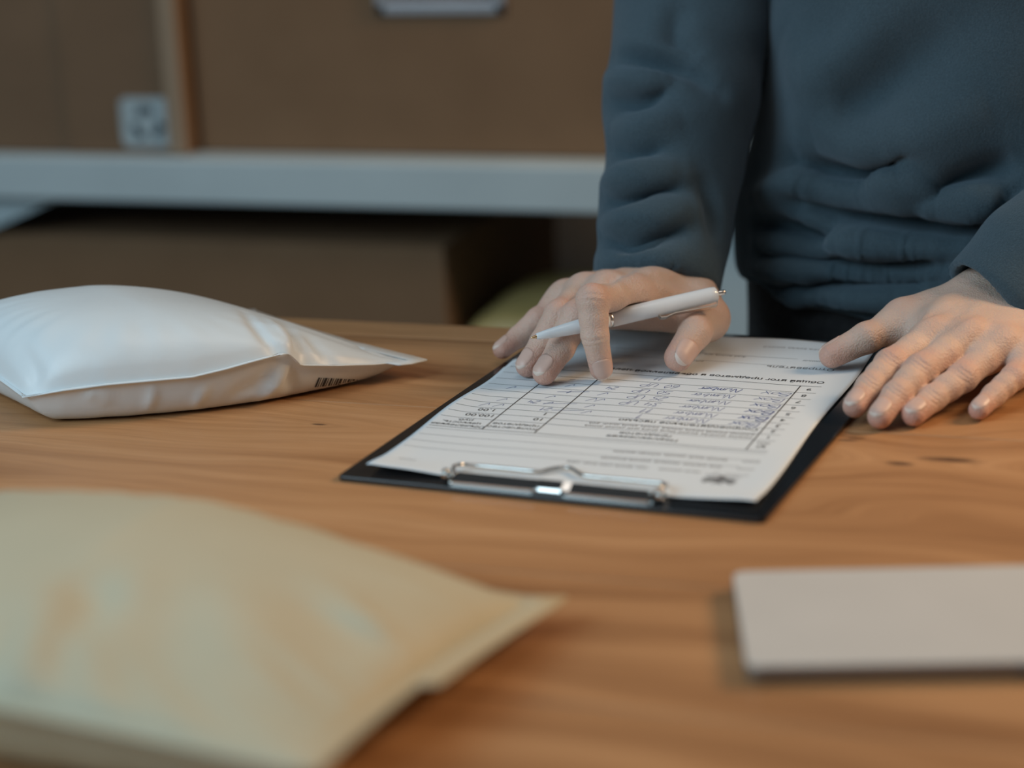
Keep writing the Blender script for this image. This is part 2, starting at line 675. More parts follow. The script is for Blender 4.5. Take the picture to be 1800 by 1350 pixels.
# ================================================================ clipboard
BO = np.array([-0.09295, 1.0327])
BT = math.radians(-23.43)
BUX, BVX = np.array([math.cos(BT), math.sin(BT)]), np.array([-math.sin(BT), math.cos(BT)])


def BD(u, v, h):                     # clipboard coordinates in mm -> world
    p = BO + (u * BUX + v * BVX) / 1000
    return W([p[0], p[1], h / 1000])


clipb = thing('clipboard', 'black glossy clipboard with a chrome wire clip lying on the wooden table', 'clipboard', BD(115, 160, 0))


def board_mtx():
    o = BD(0, 0, 0)
    x = BD(1, 0, 0) - o
    y = BD(0, 1, 0) - o
    mm = Matrix.Identity(4)
    for i in range(3):
        mm[i][0], mm[i][1], mm[i][2], mm[i][3] = x[i] * 1000, y[i] * 1000, (0, 0, 1)[i], o[i]
    return mm


BM = board_mtx()
b = rounded_slab(0.230, 0.320, 0.0030, 0.003, 0.0006)
bmesh.ops.translate(b, verts=b.verts, vec=(0.115, 0.160, 0.0))
bm_obj('board', b, M['board'], clipb, False, BM)
# clip: base plate folded up at the edge, jaw strip, wire lever, two spring coils
b = box_bm(0.062, 0.172, 0.0042, 0.0095, 0.003, 0.0042, 0.0003)
bm_obj('base_plate', b, M['chrome'], clipb, False, BM)
prof = [(0.0030, 0.0030), (0.0030, 0.0050), (0.0036, 0.0056), (0.0090, 0.0083), (0.0098, 0.0081), (0.0118, 0.0060), (0.0113, 0.0057), (0.0094, 0.0074), (0.0088, 0.0074), (0.0042, 0.0050), (0.0040, 0.0046), (0.0040, 0.0030)]
V, Fc = [], []
for u in (0.064, 0.108, 0.112, 0.124, 0.128, 0.170):
    g = 0.0012 if u in (0.112, 0.124) else 0.0
    for (y, z) in prof:
        V.append((u, y - g * (z > 0.0048), z + 0.6 * g * (z > 0.0052)))
k = len(prof)
for i in range(5):
    for j in range(k):
        j2 = (j + 1) % k
        Fc.append((i * k + j, i * k + j2, (i + 1) * k + j2, (i + 1) * k + j))
Fc += [tuple(range(k)), tuple(5 * k + j for j in range(k))[::-1]]
V = [BM @ Vector(v) for v in V]
mesh_obj('jaw', [tuple(v) for v in V], Fc, M['chrome'], clipb, False)
lever = catmull([(0.0645, 0.0070, 0.0070), (0.0610, 0.0125, 0.0088), (0.0600, 0.0190, 0.0080), (0.0625, 0.0245, 0.0068), (0.070, 0.0262, 0.0062), (0.085, 0.0263, 0.0062), (0.102, 0.0263, 0.0062), (0.107, 0.0310, 0.0062), (0.112, 0.0358, 0.0062), (0.117, 0.0355, 0.0062), (0.123, 0.0300, 0.0062), (0.129, 0.0263, 0.0062), (0.148, 0.0263, 0.0062), (0.166, 0.0262, 0.0062), (0.1715, 0.0245, 0.0066), (0.1740, 0.0190, 0.0078), (0.1735, 0.0125, 0.0088), (0.1695, 0.0070, 0.0070)], 6)
V, Fc = tube([tuple(BM @ Vector(p)) for p in lever], 0.00105, 10)
mesh_obj('wire_lever', V, Fc, M['chrome'], clipb)
for u0, sg in ((0.0600, 1), (0.1742, -1)):
    coil = [(u0 + sg * 0.0006 * t / 6.28 * 1.2 - sg * 0.002, 0.0072 + 0.0027 * math.cos(t), 0.0068 + 0.0027 * math.sin(t)) for t in np.linspace(0, 6.28 * 4, 60)]
    V, Fc = tube([tuple(BM @ Vector(p)) for p in coil], 0.0006, 6)
    mesh_obj('spring', V, Fc, M['chrome'], clipb)

# ================================================================ paper form
PA = math.radians(1.6)
PO = (11.0, 10.3)


def paper_h(a, bb):                  # height of the sheet above the table, mm
    a, bb = np.asarray(a, float), np.asarray(bb, float)
    h = 3.5 + 0.25 * np.sin(a / 23 + bb / 41) ** 2
    h = h + 3.0 * np.exp(-((a - 12) / 30) ** 2 - (bb / 16) ** 2)
    h = h + 1.6 * np.exp(-((a - 206) / 26) ** 2 - (bb / 14) ** 2)
    h = h + 1.5 * np.exp(-(a / 9) ** 2) * (0.5 + 0.5 * np.sin(bb / 17 + 0.5)) * (bb < 200)
    h = h + 0.9 * np.exp(-((a - 205) / 8) ** 2) * (0.5 + 0.5 * np.sin(bb / 22))
    h = h + 0.8 * np.exp(-((bb - 297) / 14) ** 2) * (0.5 + 0.5 * np.cos((a - 60) / 14))
    clip = np.exp(-np.clip(np.abs(a - 107) - 48, 0, None) ** 2 / 60.0) * np.exp(-(bb / 16.0) ** 2)
    return h + 1.0 * clip


def PP(a, bb, dh=0.0):
    a, bb = np.asarray(a, float), np.asarray(bb, float)
    wob = 1.3 * np.exp(-(a / 14) ** 2) * np.sin(bb / 24 + 0.8) + 1.0 * np.exp(-((a - 210) / 14) ** 2) * np.sin(bb / 27)
    u = PO[0] + (a + wob) * math.cos(PA) - bb * math.sin(PA)
    v = PO[1] + a * math.sin(PA) + bb * math.cos(PA)
    p = BO[None] + (u.reshape(-1, 1) * BUX + v.reshape(-1, 1) * BVX) / 1000
    return W(np.column_stack([p, (paper_h(a, bb).ravel() + dh) / 1000]))


na, nb = 71, 100
aa, bb = np.meshgrid(np.linspace(0, 210, na), np.linspace(0, 297, nb))
V = np.vstack([PP(aa.ravel(), bb.ravel(), 0.0), PP(aa.ravel(), bb.ravel(), -0.14)])
Fc = []
for j in range(nb - 1):
    for i in range(na - 1):
        q = (j * na + i, j * na + i + 1, (j + 1) * na + i + 1, (j + 1) * na + i)
        Fc.append(q)
        Fc.append(tuple(x + na * nb for x in q[::-1]))
bd = [i for i in range(na)] + [j * na + na - 1 for j in range(1, nb)] + [(nb - 1) * na + i for i in range(na - 2, -1, -1)] + [j * na for j in range(nb - 2, 0, -1)]
for i, j in zip(bd, bd[1:] + bd[:1]):
    Fc.append((j, i, i + na * nb, j + na * nb))
paper = mesh_obj('paper_form', V, Fc, M['paper'], None)
tag(paper, 'white printed form with ruled table and blue handwriting held in the clipboard', 'paper')


def ribbon(pts, w):
    """flat print stroke on the sheet: pts in sheet mm, width mm"""
    P = np.asarray(pts, float)
    T = np.gradient(P, axis=0)
    T /= np.linalg.norm(T, axis=1)[:, None] + 1e-9
    N = np.column_stack([-T[:, 1], T[:, 0]]) * w / 2
    L_, R_ = P + N, P - N
    q = np.vstack([L_, R_])
    n = len(P)
    V = PP(q[:, 0], q[:, 1], 0.09)
    return V.tolist(), [(i, i + 1, n + i + 1, n + i) for i in range(n - 1)]


def line(a0, b0, a1, b1, w):
    n = max(2, int(math.hypot(a1 - a0, b1 - b0) / 3) + 1)
    t = np.linspace(0, 1, n)[:, None]
    return ribbon(np.array([[a0, b0]]) + t * np.array([[a1 - a0, b1 - b0]]), w)


ROWS = [80.7, 98.2, 108.7, 119.0, 129.2, 140.4, 152.5, 164.6, 176.8, 189.3, 202.5]
parts = [line(195, r, 2.8, r, 0.55 if i in (0, 10) else 0.38) for i, r in enumerate(ROWS)]
parts += [line(c, 80.7, c, 202.5, 0.75) for c in (33.6, 64.4, 183.1)]
parts += [line(195, 77.0, 2.8, 76.4, 0.3)]
V, Fc = merge(parts)
mesh_obj('ruled_table', V, Fc, M['ink'], paper, False)
parts = [line(195, 65, 3, 65, 0.3), line(187, 53.4, 3, 53.4, 0.3), line(140, 42.2, 3, 42.2, 0.3)]
parts += [line(165, 241, 50, 241, 0.3), line(168, 257, 40, 257, 0.35), line(88, 214.2, 46, 214.2, 0.3)]
for V, Fc in parts:
    mesh_obj('writing_line', V, Fc, M['ink_grey'], paper, False)


def text_mesh(items):
    """items: (string, reader x mm from the sheet's left, reader y mm from its top, size mm, bold, align)"""
    out = []
    for s, x, y, size, off, al in items:
        cu = bpy.data.curves.new('t', 'FONT')
        cu.body = s
        cu.size = size
        cu.resolution_u = 2
        cu.align_x = al
        cu.offset = off
        ob = bpy.data.objects.new('t', cu)
        COL.objects.link(ob)
        dg = bpy.context.evaluated_depsgraph_get()
        me = ob.evaluated_get(dg).to_mesh()
        v = np.array([tuple(q.co) for q in me.vertices]).reshape(-1, 3)
        f = [tuple(p.vertices) for p in me.polygons]
        ob.evaluated_get(dg).to_mesh_clear()
        bpy.data.objects.remove(ob)
        bpy.data.curves.remove(cu)
        if len(v) == 0:
            continue
        a = 210 - (x + v[:, 0])
        b_ = y - v[:, 1]
        out.append((PP(a, b_, 0.09).tolist(), f))
    return out


T = []
for i in range(9):
    T.append((str(i + 1), 20.5, (ROWS[i + 1] + ROWS[i + 2]) / 2 + 2.6, 6.5, 0.05, 'CENTER'))
T += [('№', 20.5, 89.5, 5.0, 0.03, 'CENTER'), ('п/п', 20.5, 95.0, 5.0, 0.03, 'CENTER')]
T += [('Наименование', 86, 88.3, 5.6, 0.03, 'CENTER'), ('предметов', 86, 94.6, 5.6, 0.03, 'CENTER')]
T += [('Количество', 161, 88.3, 5.2, 0.03, 'CENTER'), ('предметов', 161, 94.2, 5.2, 0.03, 'CENTER')]
T += [('Объявленная', 192, 86.0, 4.8, 0.03, 'CENTER'), ('ценность,', 192, 91.2, 4.8, 0.03, 'CENTER'), ('руб.', 192, 96.4, 4.8, 0.03, 'CENTER')]
T += [('Сопроводительное письмо', 29, 117.2, 6.0, 0.05, 'LEFT')]
T += [('10', 152, 107.0, 6.5, 0.06, 'CENTER'), ('100.00', 187, 107.0, 6.5, 0.06, 'CENTER'), ('1', 152, 117.4, 6.5, 0.06, 'CENTER'), ('1.00', 187, 117.4, 6.5, 0.06, 'CENTER')]
T += [('Общий итог предметов и объявленной ценности', 15, 213.0, 6.1, 0.12, 'LEFT')]
for V, Fc in text_mesh(T):
    mesh_obj('printed_text', V, Fc, M['ink'], paper, False)
T = [('Отправитель', 15, 240.0, 6.6, 0.03, 'LEFT')]
for V, Fc in text_mesh(T):
    mesh_obj('small_print', V, Fc, M['ink_grey'], paper, False)

# print too small to read in the photograph: word-long marks without letters
def word_marks(x0, x1, y, h, w):
    out_, x_ = [], x0
    while x_ < x1 - 3:
        n_ = min(x1, x_ + 6 + 9 * rng.random())
        t_ = np.arange(x_, n_, 0.7)
        if len(t_) > 2:
            zig = y - h * (0.5 + 0.5 * np.where(np.arange(len(t_)) % 2, 1, -1) * (0.5 + 0.5 * rng.random(len(t_))))
            out_.append(ribbon(np.column_stack([210 - t_, zig]), w))
        x_ = n_ + 1.8
    return merge(out_)


for x0_, x1_, y_, h_, w_ in ((15, 24, 63.6, 2.2, 0.4), (32, 94, 63.6, 2.4, 0.6), (15, 24, 52.0, 2.2, 0.4), (32, 100, 52.0, 2.4, 0.6), (40, 62, 41.0, 2.2, 0.5), (68, 112, 41.0, 2.3, 0.5), (15, 33, 41.6, 1.4, 0.3), (190, 200, 21.0, 1.8, 0.3),
                             (29, 128, 103.2, 2.4, 0.5), (29, 128, 107.8, 2.2, 0.5), (120, 142, 213.0, 2.4, 0.45), (33, 70, 281.0, 2.4, 0.45), (74, 100, 256.0, 2.2, 0.4), (96, 112, 240.2, 2.0, 0.35), (15, 38, 256.0, 2.4, 0.4)):
    V, Fc = word_marks(x0_, x1_, y_, h_ * 1.25, w_ * 1.9)
    mesh_obj('small_print', V, Fc, M['ink_grey'], paper, False)

# handwriting: stroke letters in a 0..1 box
GL = {
    'B': ([[(0, 0), (0, 1), (.5, .95), (.6, .75), (.1, .55), (.65, .4), (.6, .1), (0, 0)]], .8),
    'o': ([[(.3, .6), (.05, .45), (.05, .15), (.3, 0), (.55, .15), (.55, .45), (.3, .6), (.6, .55)]], .7),
    'x': ([[(0, .6), (.5, 0)], [(.55, .62), (0, 0)]], .7),
    'N': ([[(0, 0), (.08, 1), (.55, 0), (.65, 1)]], .85),
    'u': ([[(0, .55), (.05, .1), (.25, 0), (.45, .2), (.5, .58), (.5, 0)]], .65),
    'm': ([[(0, .55), (0, 0), (.05, .45), (.22, .55), (.3, 0), (.36, .45), (.52, .55), (.62, 0)]], .78),
    'b': ([[(0, 1), (0, 0), (.35, .05), (.42, .35), (.15, .5), (0, .35)]], .58),
    'e': ([[(.02, .3), (.42, .35), (.3, .58), (.05, .45), (.05, .1), (.4, .05)]], .55),
    'r': ([[(0, .55), (.03, 0), (.06, .4), (.3, .58)]], .45),
    'U': ([[(0, 1), (.05, .15), (.3, 0), (.52, .2), (.55, 1)]], .75), 'P': ([[(0, 0), (0, 1), (.5, .9), (.45, .55), (0, .5)]], .7),
    '1': ([[(0, .7), (.25, 1), (.22, 0)]], .5), '2': ([[(0, .8), (.25, 1), (.45, .75), (0, 0), (.5, .02)]], .65),
    '3': ([[(0, .9), (.35, .95), (.15, .55), (.45, .3), (.2, 0), (0, .1)]], .6), '4': ([[(.05, 1), (0, .45), (.5, .45)], [(.42, .8), (.4, 0)]], .65),
    '5': ([[(.45, 1), (.05, .98), (.03, .6), (.4, .5), (.4, .1), (0, 0)]], .6), '0': ([[(.25, 1), (0, .5), (.25, 0), (.48, .5), (.25, 1)]], .65),
    '6': ([[(.4, 1), (.05, .5), (.1, 0), (.42, .15), (.35, .5), (.05, .3)]], .6), 'v': ([[(0, .45), (.2, 0), (.75, 1)]], .9), '-': ([[(0, .5), (.6, .6)]], .8), ' ': ([], .6),
    '/': ([[(0, 0), (3.2, .75)]], 2.2),
}


def hand(s, x, y, size, out, w=0.34):
    for ch in s:
        st, adv = GL[ch]
        for k_ in st:
            P = np.array(k_, float)
            P = P + rng.normal(0, 0.03, P.shape)
            if len(P) > 2:
                P = catmull(np.column_stack([P, np.zeros(len(P))]), 4)[:, :2]
            px_ = x + (P[:, 0] + 0.2 * P[:, 1]) * size
            py_ = y - P[:, 1] * size
            out.append(ribbon(np.column_stack([210 - px_, py_]), w))
        x += adv * size
    return x


out = []
for i, num in enumerate(['1', '11', '34 UP', '25 UP', '50 UP', '60 UP']):
    y = ROWS[i + 4] - 2.2
    x = 31 - i * 0.6 + rng.normal(0, 0.8)
    hand('Box', x, y, 7.6, out, 0.62 if i in (0, 1, 2, 3) else 0.46)
    if i in (1, 2):
        hand('Box', x + 0.4, y - 0.3, 7.2, out, 0.4)
    hand('Number', x + 29, y, 6.6, out, 0.42 if i < 5 else 0.6)
    hand(num, x + 66, y, 7.0, out, 0.42)
q3 = ['', '24', 'v /', 'v', 'v', 'v']
for i, s in enumerate(['v/', 'v  /', 'vv ', 'v  /', '24', '']):
    hand(s, 128 + 2 * (i % 2), ROWS[i + 4] - 1.8, 5.6, out, 0.42)
for i, s in enumerate(['21', 'v 24', 'v', '1', 'v', '-']):
    hand(s, 152 + 3 * (i % 3), ROWS[i + 4] - 2.0, 5.4, out, 0.42)
for i, s in enumerate(['v v', 'v', '', 'v', '', '']):
    hand(s, 181 + 2 * i, ROWS[i + 4] - 2.0, 5.6, out, 0.42)
hand('11', 108, ROWS[10] - 2.5, 5.5, out, 0.35)
V, Fc = merge(out)
mesh_obj('blue_handwriting', V, Fc, M['ink_blue'], paper, False)

# winged emblem in the sheet's corner
em = []
ec = (27.0, 31.5)
shape = [[(0, -5.5), (1.6, -3), (1.4, 0), (2.4, 3.4), (0, 5.8), (-2.4, 3.4), (-1.4, 0), (-1.6, -3)]]
for s in (-1, 1):
    for (x0, y0, x1, y1, w) in ((1, 1, 7.5, 6.0, 1.5), (1, 0, 8.6, 3.8, 1.6), (1, -1, 8.8, 1.2, 1.5), (1, -2, 7.6, -1.4, 1.3), (0.8, 4.5, 2.6, 7.0, 1.3)):
        em.append(line(210 - (ec[0] + s * x0), ec[1] - y0, 210 - (ec[0] + s * x1), ec[1] - y1, w))
em.append(line(210 - ec[0], ec[1] + 5.5, 210 - ec[0], ec[1] - 6, 3.4))
em.append(line(210 - (ec[0] - 9), ec[1] + 5.6, 210 - (ec[0] + 9), ec[1] + 5.6, 1.0))
V, Fc = merge(em)
mesh_obj('printed_emblem', V, Fc, M['ink_grey'], paper, False)

# ================================================================ pen
pa, pb = aty(933, 594, 1.180), aty(1275, 513, 1.222)
pdir = (pb - pa) / np.linalg.norm(pb - pa)
PL = float(np.linalg.norm(pb - pa))
pen = thing('ballpoint_pen', 'white retractable ballpoint pen with metal clip held between the fingers', 'pen', W(pa))


def lathe_on(axis0, d, prof, n=24):
    pts = [axis0 + d * s for s, r in prof]
    return tube(W(np.array(pts)), [max(r, 1e-5) for s, r in prof], n)


def pen_part(name, prof, mat, n=24):
    V, Fc = lathe_on(pa, pdir, prof, n)
    return mesh_obj(name, V, Fc, mat, pen)


k = PL / 0.140
pen_part('nib', [(0.0, 0.0004), (0.0012, 0.0007), (0.0042 * k, 0.0012), (0.0046 * k, 0.0012)], M['brass'], 14)
pen_part('front_barrel', [(0.0040 * k, 0.0016), (0.0044 * k, 0.0019), (0.012 * k, 0.0028), (0.024 * k, 0.0037), (0.036 * k, 0.0044), (0.0548 * k, 0.0047), (0.055 * k, 0.0042)], M['pen'])
pen_part('ring', [(0.0545 * k, 0.0046), (0.0548 * k, 0.0049), (0.0566 * k, 0.0049), (0.0569 * k, 0.0046)], M['silver'])
pen_part('rear_barrel', [(0.0566 * k, 0.0042), (0.0568 * k, 0.0050), (0.090 * k, 0.0051), (0.128 * k, 0.0049), (0.1322 * k, 0.0047), (0.1330 * k, 0.0042), (0.1332 * k, 0.003)], M['pen'])
pen_part('push_button', [(0.1325 * k, 0.0016), (0.1388 * k, 0.0016), (0.1398 * k, 0.0013), (0.140 * k, 0.0006)], M['silver'], 16)
# clip along the lower side
dn = np.array([0.05, -0.75, -0.85])
dn = dn - pdir * (dn @ pdir)
dn /= np.linalg.norm(dn)
sd = np.cross(pdir, dn)
V, Fc = [], []
cl = [(0.0885, 0.0046), (0.0895, 0.0066), (0.093, 0.0072), (0.100, 0.0060), (0.112, 0.0066), (0.124, 0.0072), (0.1305, 0.0070), (0.1318, 0.0046)]
for s, r in cl:
    for (w_, t_) in ((-0.0016, 0), (0.0016, 0), (0.0016, 0.0006), (-0.0016, 0.0006)):
        V.append(W(pa + pdir * s * k + dn * (r + t_) + sd * w_))
for i in range(len(cl) - 1):
    for j in range(4):
        Fc.append((i * 4 + j, i * 4 + (j + 1) % 4, i * 4 + 4 + (j + 1) % 4, i * 4 + 4 + j))
Fc += [(0, 1, 2, 3), tuple(len(V) - 4 + j for j in (3, 2, 1, 0))]
mesh_obj('pocket_clip', V, Fc, M['silver'], pen, False)

# ================================================================ person
A3 = np.array
RH = dict(
    thumb=[(.0989, 1.1926, .0138), (.1107, 1.2095, .0240), (.1205, 1.2390, .0250), (.1120, 1.2760, .0330)],
    index=[(.0528, 1.1820, .0122), (.0497, 1.1830, .0319), (.0489, 1.1860, .0530), (.0735, 1.2195, .0465)],
    middle=[(.0193, 1.1809, .0110), (.0298, 1.1920, .0228), (.0402, 1.2020, .0392), (.0600, 1.2370, .0452)],
    ring=[(.0093, 1.1984, .0110), (.0198, 1.2090, .0227), (.0301, 1.2170, .0370), (.0470, 1.2510, .0415)],
    pinky=[(-.0051, 1.2413, .0098), (.0058, 1.2500, .0155), (.0178, 1.2530, .0248), (.0360, 1.2660, .0345)],
    wrist=(.1000, 1.3030, .0350), elbow=tuple(aty(1243, -185, 1.455)),
    hints=dict(thumb=(.70, -.42, .55), index=(.12, -1, .10), middle=(-.10, -.05, 1), ring=(-.15, -.05, 1), pinky=(-.6, 0, .8)))
LH = dict(
    thumb=[(.1892, 1.1862, .0130), (.2097, 1.1873, .0225), (.2352, 1.2014, .0280), (.2739, 1.2110, .0312)],
    index=[(.1866, 1.0919, .0105), (.1976, 1.1077, .0165), (.2120, 1.1259, .0235), (.2418, 1.1532, .0308)],
    middle=[(.1981, 1.0794, .0078), (.2099, 1.0944, .0150), (.2269, 1.1146, .0229), (.2596, 1.1435, .0315)],
    ring=[(.2168, 1.0819, .0074), (.2305, 1.0973, .0115), (.2497, 1.1124, .0180), (.2780, 1.1404, .0285)],
    pinky=[(.2538, 1.0886, .0064), (.2649, 1.1011, .0105), (.2785, 1.1131, .0165), (.2961, 1.1414, .0235)],
    wrist=(.2996, 1.2088, .0362), elbow=(.520, 1.270, .210),
    hints=dict(thumb=(0.1, .6, .8), index=(-.25, -.2, 1), middle=(-.12, -.2, 1), ring=(-.05, -.2, 1), pinky=(.05, -.2, 1)))
RAD = dict(index=[6.6, 7.5, 8.6, 9.4], middle=[6.8, 7.6, 8.9, 9.5], ring=[6.5, 7.2, 8.3, 9.0], pinky=[5.6, 6.2, 7.0, 8.2], thumb=[7.9, 9.2, 9.8, 12.5])


def finger_sdf(P, H, scale, k_):
    J = [A3(q) for q in H[k_]]
    r = [q * scale[k_] / 1000 for q in RAD[k_]]
    return smin(cone_sdf(P, J[0], J[1], r[0], r[1]), cone_sdf(P, J[1], J[2], r[1], r[2]), 0.003)


def hand_sdf(P, H, scale):
    fs = []
    for k_ in ('index', 'middle', 'ring', 'pinky', 'thumb'):
        J = [A3(q) for q in H[k_]]
        r = [q * scale[k_] / 1000 for q in RAD[k_]]
        d = cone_sdf(P, J[0], J[1], r[0], r[1])
        # knuckles a touch wider, shafts a touch slimmer
        mid = (J[1] + J[2]) / 2
        rm = (r[1] + r[2]) / 2 * 0.96
        d = smin(d, cone_sdf(P, J[1], mid, r[1], rm), 0.003)
        d = smin(d, cone_sdf(P, mid, J[2], rm, r[2]), 0.003)
        mid = (J[2] + J[3]) / 2
        rm = (r[2] + r[3]) / 2 * 0.95
        d = smin(d, cone_sdf(P, J[2], mid, r[2], rm), 0.003)
        d = smin(d, cone_sdf(P, mid, J[3], rm, r[3]), 0.003)
        fs.append(d)
    w = A3(H['wrist'])
    mi, mm_, mr, mp = [A3(H[k_][3]) for k_ in ('index', 'middle', 'ring', 'pinky')]
    lat = mp - mi
    lat = lat / np.linalg.norm(lat)
    axis = w - (mm_ + mr) / 2
    axis /= np.linalg.norm(axis)
    pn = np.cross(lat, axis)
    if pn[2] > 0:
        pn = -pn                       # towards the palm
    palm = None
    for m_, s in ((mi, -0.017), (mm_, -0.006), (mr, 0.006), (mp, 0.016)):
        c = cone_sdf(P, m_ + pn * 0.0005, w + lat * s, 0.0105, 0.0155)
        palm = c if palm is None else smin(palm, c, 0.009)
    for m_, s in ((mi, -0.012), (mp, 0.014)):
        palm = smin(palm, cone_sdf(P, m_ + pn * 0.007 + axis * 0.008, w + lat * s + pn * 0.004, 0.010, 0.014), 0.010)
    th = [A3(q) for q in H['thumb']]
    # hollow of the palm and the two heels
    palm = smin(palm, cone_sdf(P, (mm_ + mr) / 2 + pn * 0.012 + axis * 0.006, w + pn * 0.010 - axis * 0.012, 0.0105, 0.013), 0.010)
    palm = smin(palm, cone_sdf(P, th[2] + pn * 0.001, mm_ + pn * 0.013 + axis * 0.004, 0.0095, 0.0095), 0.010)
    palm = smin(palm, cone_sdf(P, th[2], th[3], 0.0115, 0.0150), 0.010)
    palm = smin(palm, cone_sdf(P, th[3], w, 0.015, 0.017), 0.010)
    palm = smin(palm, cone_sdf(P, (th[2] + th[3]) / 2, mi + axis * 0.022, 0.0095, 0.0085), 0.012)
    el = A3(H['elbow'])
    fa = (el - w) / np.linalg.norm(el - w)
    for s in (-0.011, 0.011):
        palm = smin(palm, cone_sdf(P, w + lat * s, w + lat * s * 1.3 + fa * 0.11, 0.0175, 0.024), 0.010)
    out_ = None
    for i, d in enumerate(fs):
        e = smin(d, palm, 0.0115 if i < 4 else 0.011)
        out_ = e if out_ is None else smin(out_, e, 0.0012)
    return out_


def build_hand(H, scale, step=0.0008):
    pts = np.array([q for k_ in RAD for q in H[k_]] + [H['wrist']])
    w, el = A3(H['wrist']), A3(H['elbow'])
    far = w + (el - w) / np.linalg.norm(el - w) * 0.075
    pts = np.vstack([pts, far])
    lo, hi = pts.min(0) - 0.026, pts.max(0) + 0.026
    lo[2] = max(lo[2], -0.004)
    fn = (lambda P: np.maximum(hand_sdf(P, H, scale), -pen_room(P))) if H is RH else (lambda P: hand_sdf(P, H, scale))
    D = eval_grid(fn, lo, hi, step)
    # rest on what lies below: flatten the pads a little
    V, Fq = surface_nets(D, lo, step)
    return relax(V, Fq, 2, 0.4), Fq


def flatten(V, zf):
    """pads settle on the surface below"""
    z = V[:, 2]
    low = z < zf + 0.003
    V[low, 2] = zf + 0.0002 + (np.clip(z[low] - zf, -0.004, 0.003) + 0.004) * (0.0028 / 0.007)
    return V


def nail(H, k_, scale, phi=50, length=11.0, back=6.2):
    J = [A3(q) for q in H[k_]]
    r = RAD[k_][0] * scale[k_] / 1000
    ax = J[0] - J[1]
    ax /= np.linalg.norm(ax)
    n = A3(H['hints'][k_], )
    n = n - ax * (n @ ax)
    n /= np.linalg.norm(n)
    l = np.cross(ax, n)
    nu, nv = 11, 12
    L_ = r * 1.55
    tops = []
    for j in range(nv):
        s = -L_ * 0.78 + L_ * 1.32 * j / (nv - 1)
        tt = j / (nv - 1)
        wid = phi * (0.86 + 0.14 * math.sin(math.pi * min(1, tt * 1.3)))
        if j == 0:
            wid *= 0.72
        if j == nv - 1:
            wid *= 0.80
        for i in range(nu):
            f = math.radians(-wid + 2 * wid * i / (nu - 1))
            bow = -0.0011 * (abs(i - (nu - 1) / 2) / ((nu - 1) / 2)) ** 2 * (1 if j > nv - 4 else (-0.9 if j < 3 else 0))
            dr = math.cos(f) * n + math.sin(f) * l
            p0 = J[0] + ax * (s + bow)
            ts = np.linspace(0.022, 0.0, 221)
            q = (p0[None] + ts[:, None] * dr[None]).astype(np.float32)
            dd = finger_sdf(q, H, scale, k_)
            ins = np.where(dd < 0)[0]
            t0 = ts[ins[0]] if len(ins) else r * 0.7
            tops.append(p0 + dr * (t0 + 0.00030))
    tops = np.array(tops)
    # free edge stands level with the nail rather than following the pad
    T_ = tops.reshape(nv, nu, 3)
    for j in (nv - 2, nv - 1):
        ext = 2 * T_[j - 1] - T_[j - 2]
        T_[j] = 0.45 * T_[j] + 0.55 * ext
    tops = T_.reshape(-1, 3)
    bot = tops - n * 0.0011
    V = np.vstack([tops, bot])
    N_ = nu * nv
    Fc, mi = [], []
    for j in range(nv - 1):
        for i in range(nu - 1):
            q = (j * nu + i, j * nu + i + 1, (j + 1) * nu + i + 1, (j + 1) * nu + i)
            Fc.append(q)
            mi.append(2 if j >= nv - 2 else 1)
    bd_ = [i for i in range(nu)] + [j * nu + nu - 1 for j in range(1, nv)] + [(nv - 1) * nu + i for i in range(nu - 2, -1, -1)] + [j * nu for j in range(nv - 2, 0, -1)]
    for a, b_ in zip(bd_, bd_[1:] + bd_[:1]):
        Fc.append((b_, a, a + N_, b_ + N_))
        mi.append(2 if min(a, b_) >= nu * (nv - 2) else 1)
    return V, Fc, mi


for k_, sh_ in (('index', 0.004), ('middle', -0.003)):
    for n_ in (1, 2):
        q_ = A3(RH[k_][n_])
        RH[k_][n_] = tuple(q_ + (CC - q_) / np.linalg.norm(CC - q_) * sh_)


def pen_room(P):
    """distance to the pen, with a hair of clearance: the skin gives way round it"""
    kk = PL / 0.140
    d = None
    for s0, s1, r0, r1 in ((0.0, 0.012, 0.0012, 0.0029), (0.012, 0.036, 0.0029, 0.0045), (0.036, 0.056, 0.0045, 0.0050), (0.056, 0.133, 0.0052, 0.0052), (0.133, 0.140, 0.0020, 0.0018)):
        c = cone_sdf(P, pa + pdir * s0 * kk, pa + pdir * s1 * kk, r0 + 0.0007, r1 + 0.0007)
        d = c if d is None else np.minimum(d, c)
    return np.minimum(d, cone_sdf(P, pa + pdir * 0.089 * kk + dn * 0.0066, pa + pdir * 0.1315 * kk + dn * 0.0072, 0.0024, 0.0024))


scR = dict(index=1.06, middle=1.05, ring=1.05, pinky=1.05, thumb=1.06)
scL = dict(index=1.0, middle=1.0, ring=1.0, pinky=1.0, thumb=0.98)
rV, rF = build_hand(RH, scR)
lV, lF = build_hand(LH, scL)
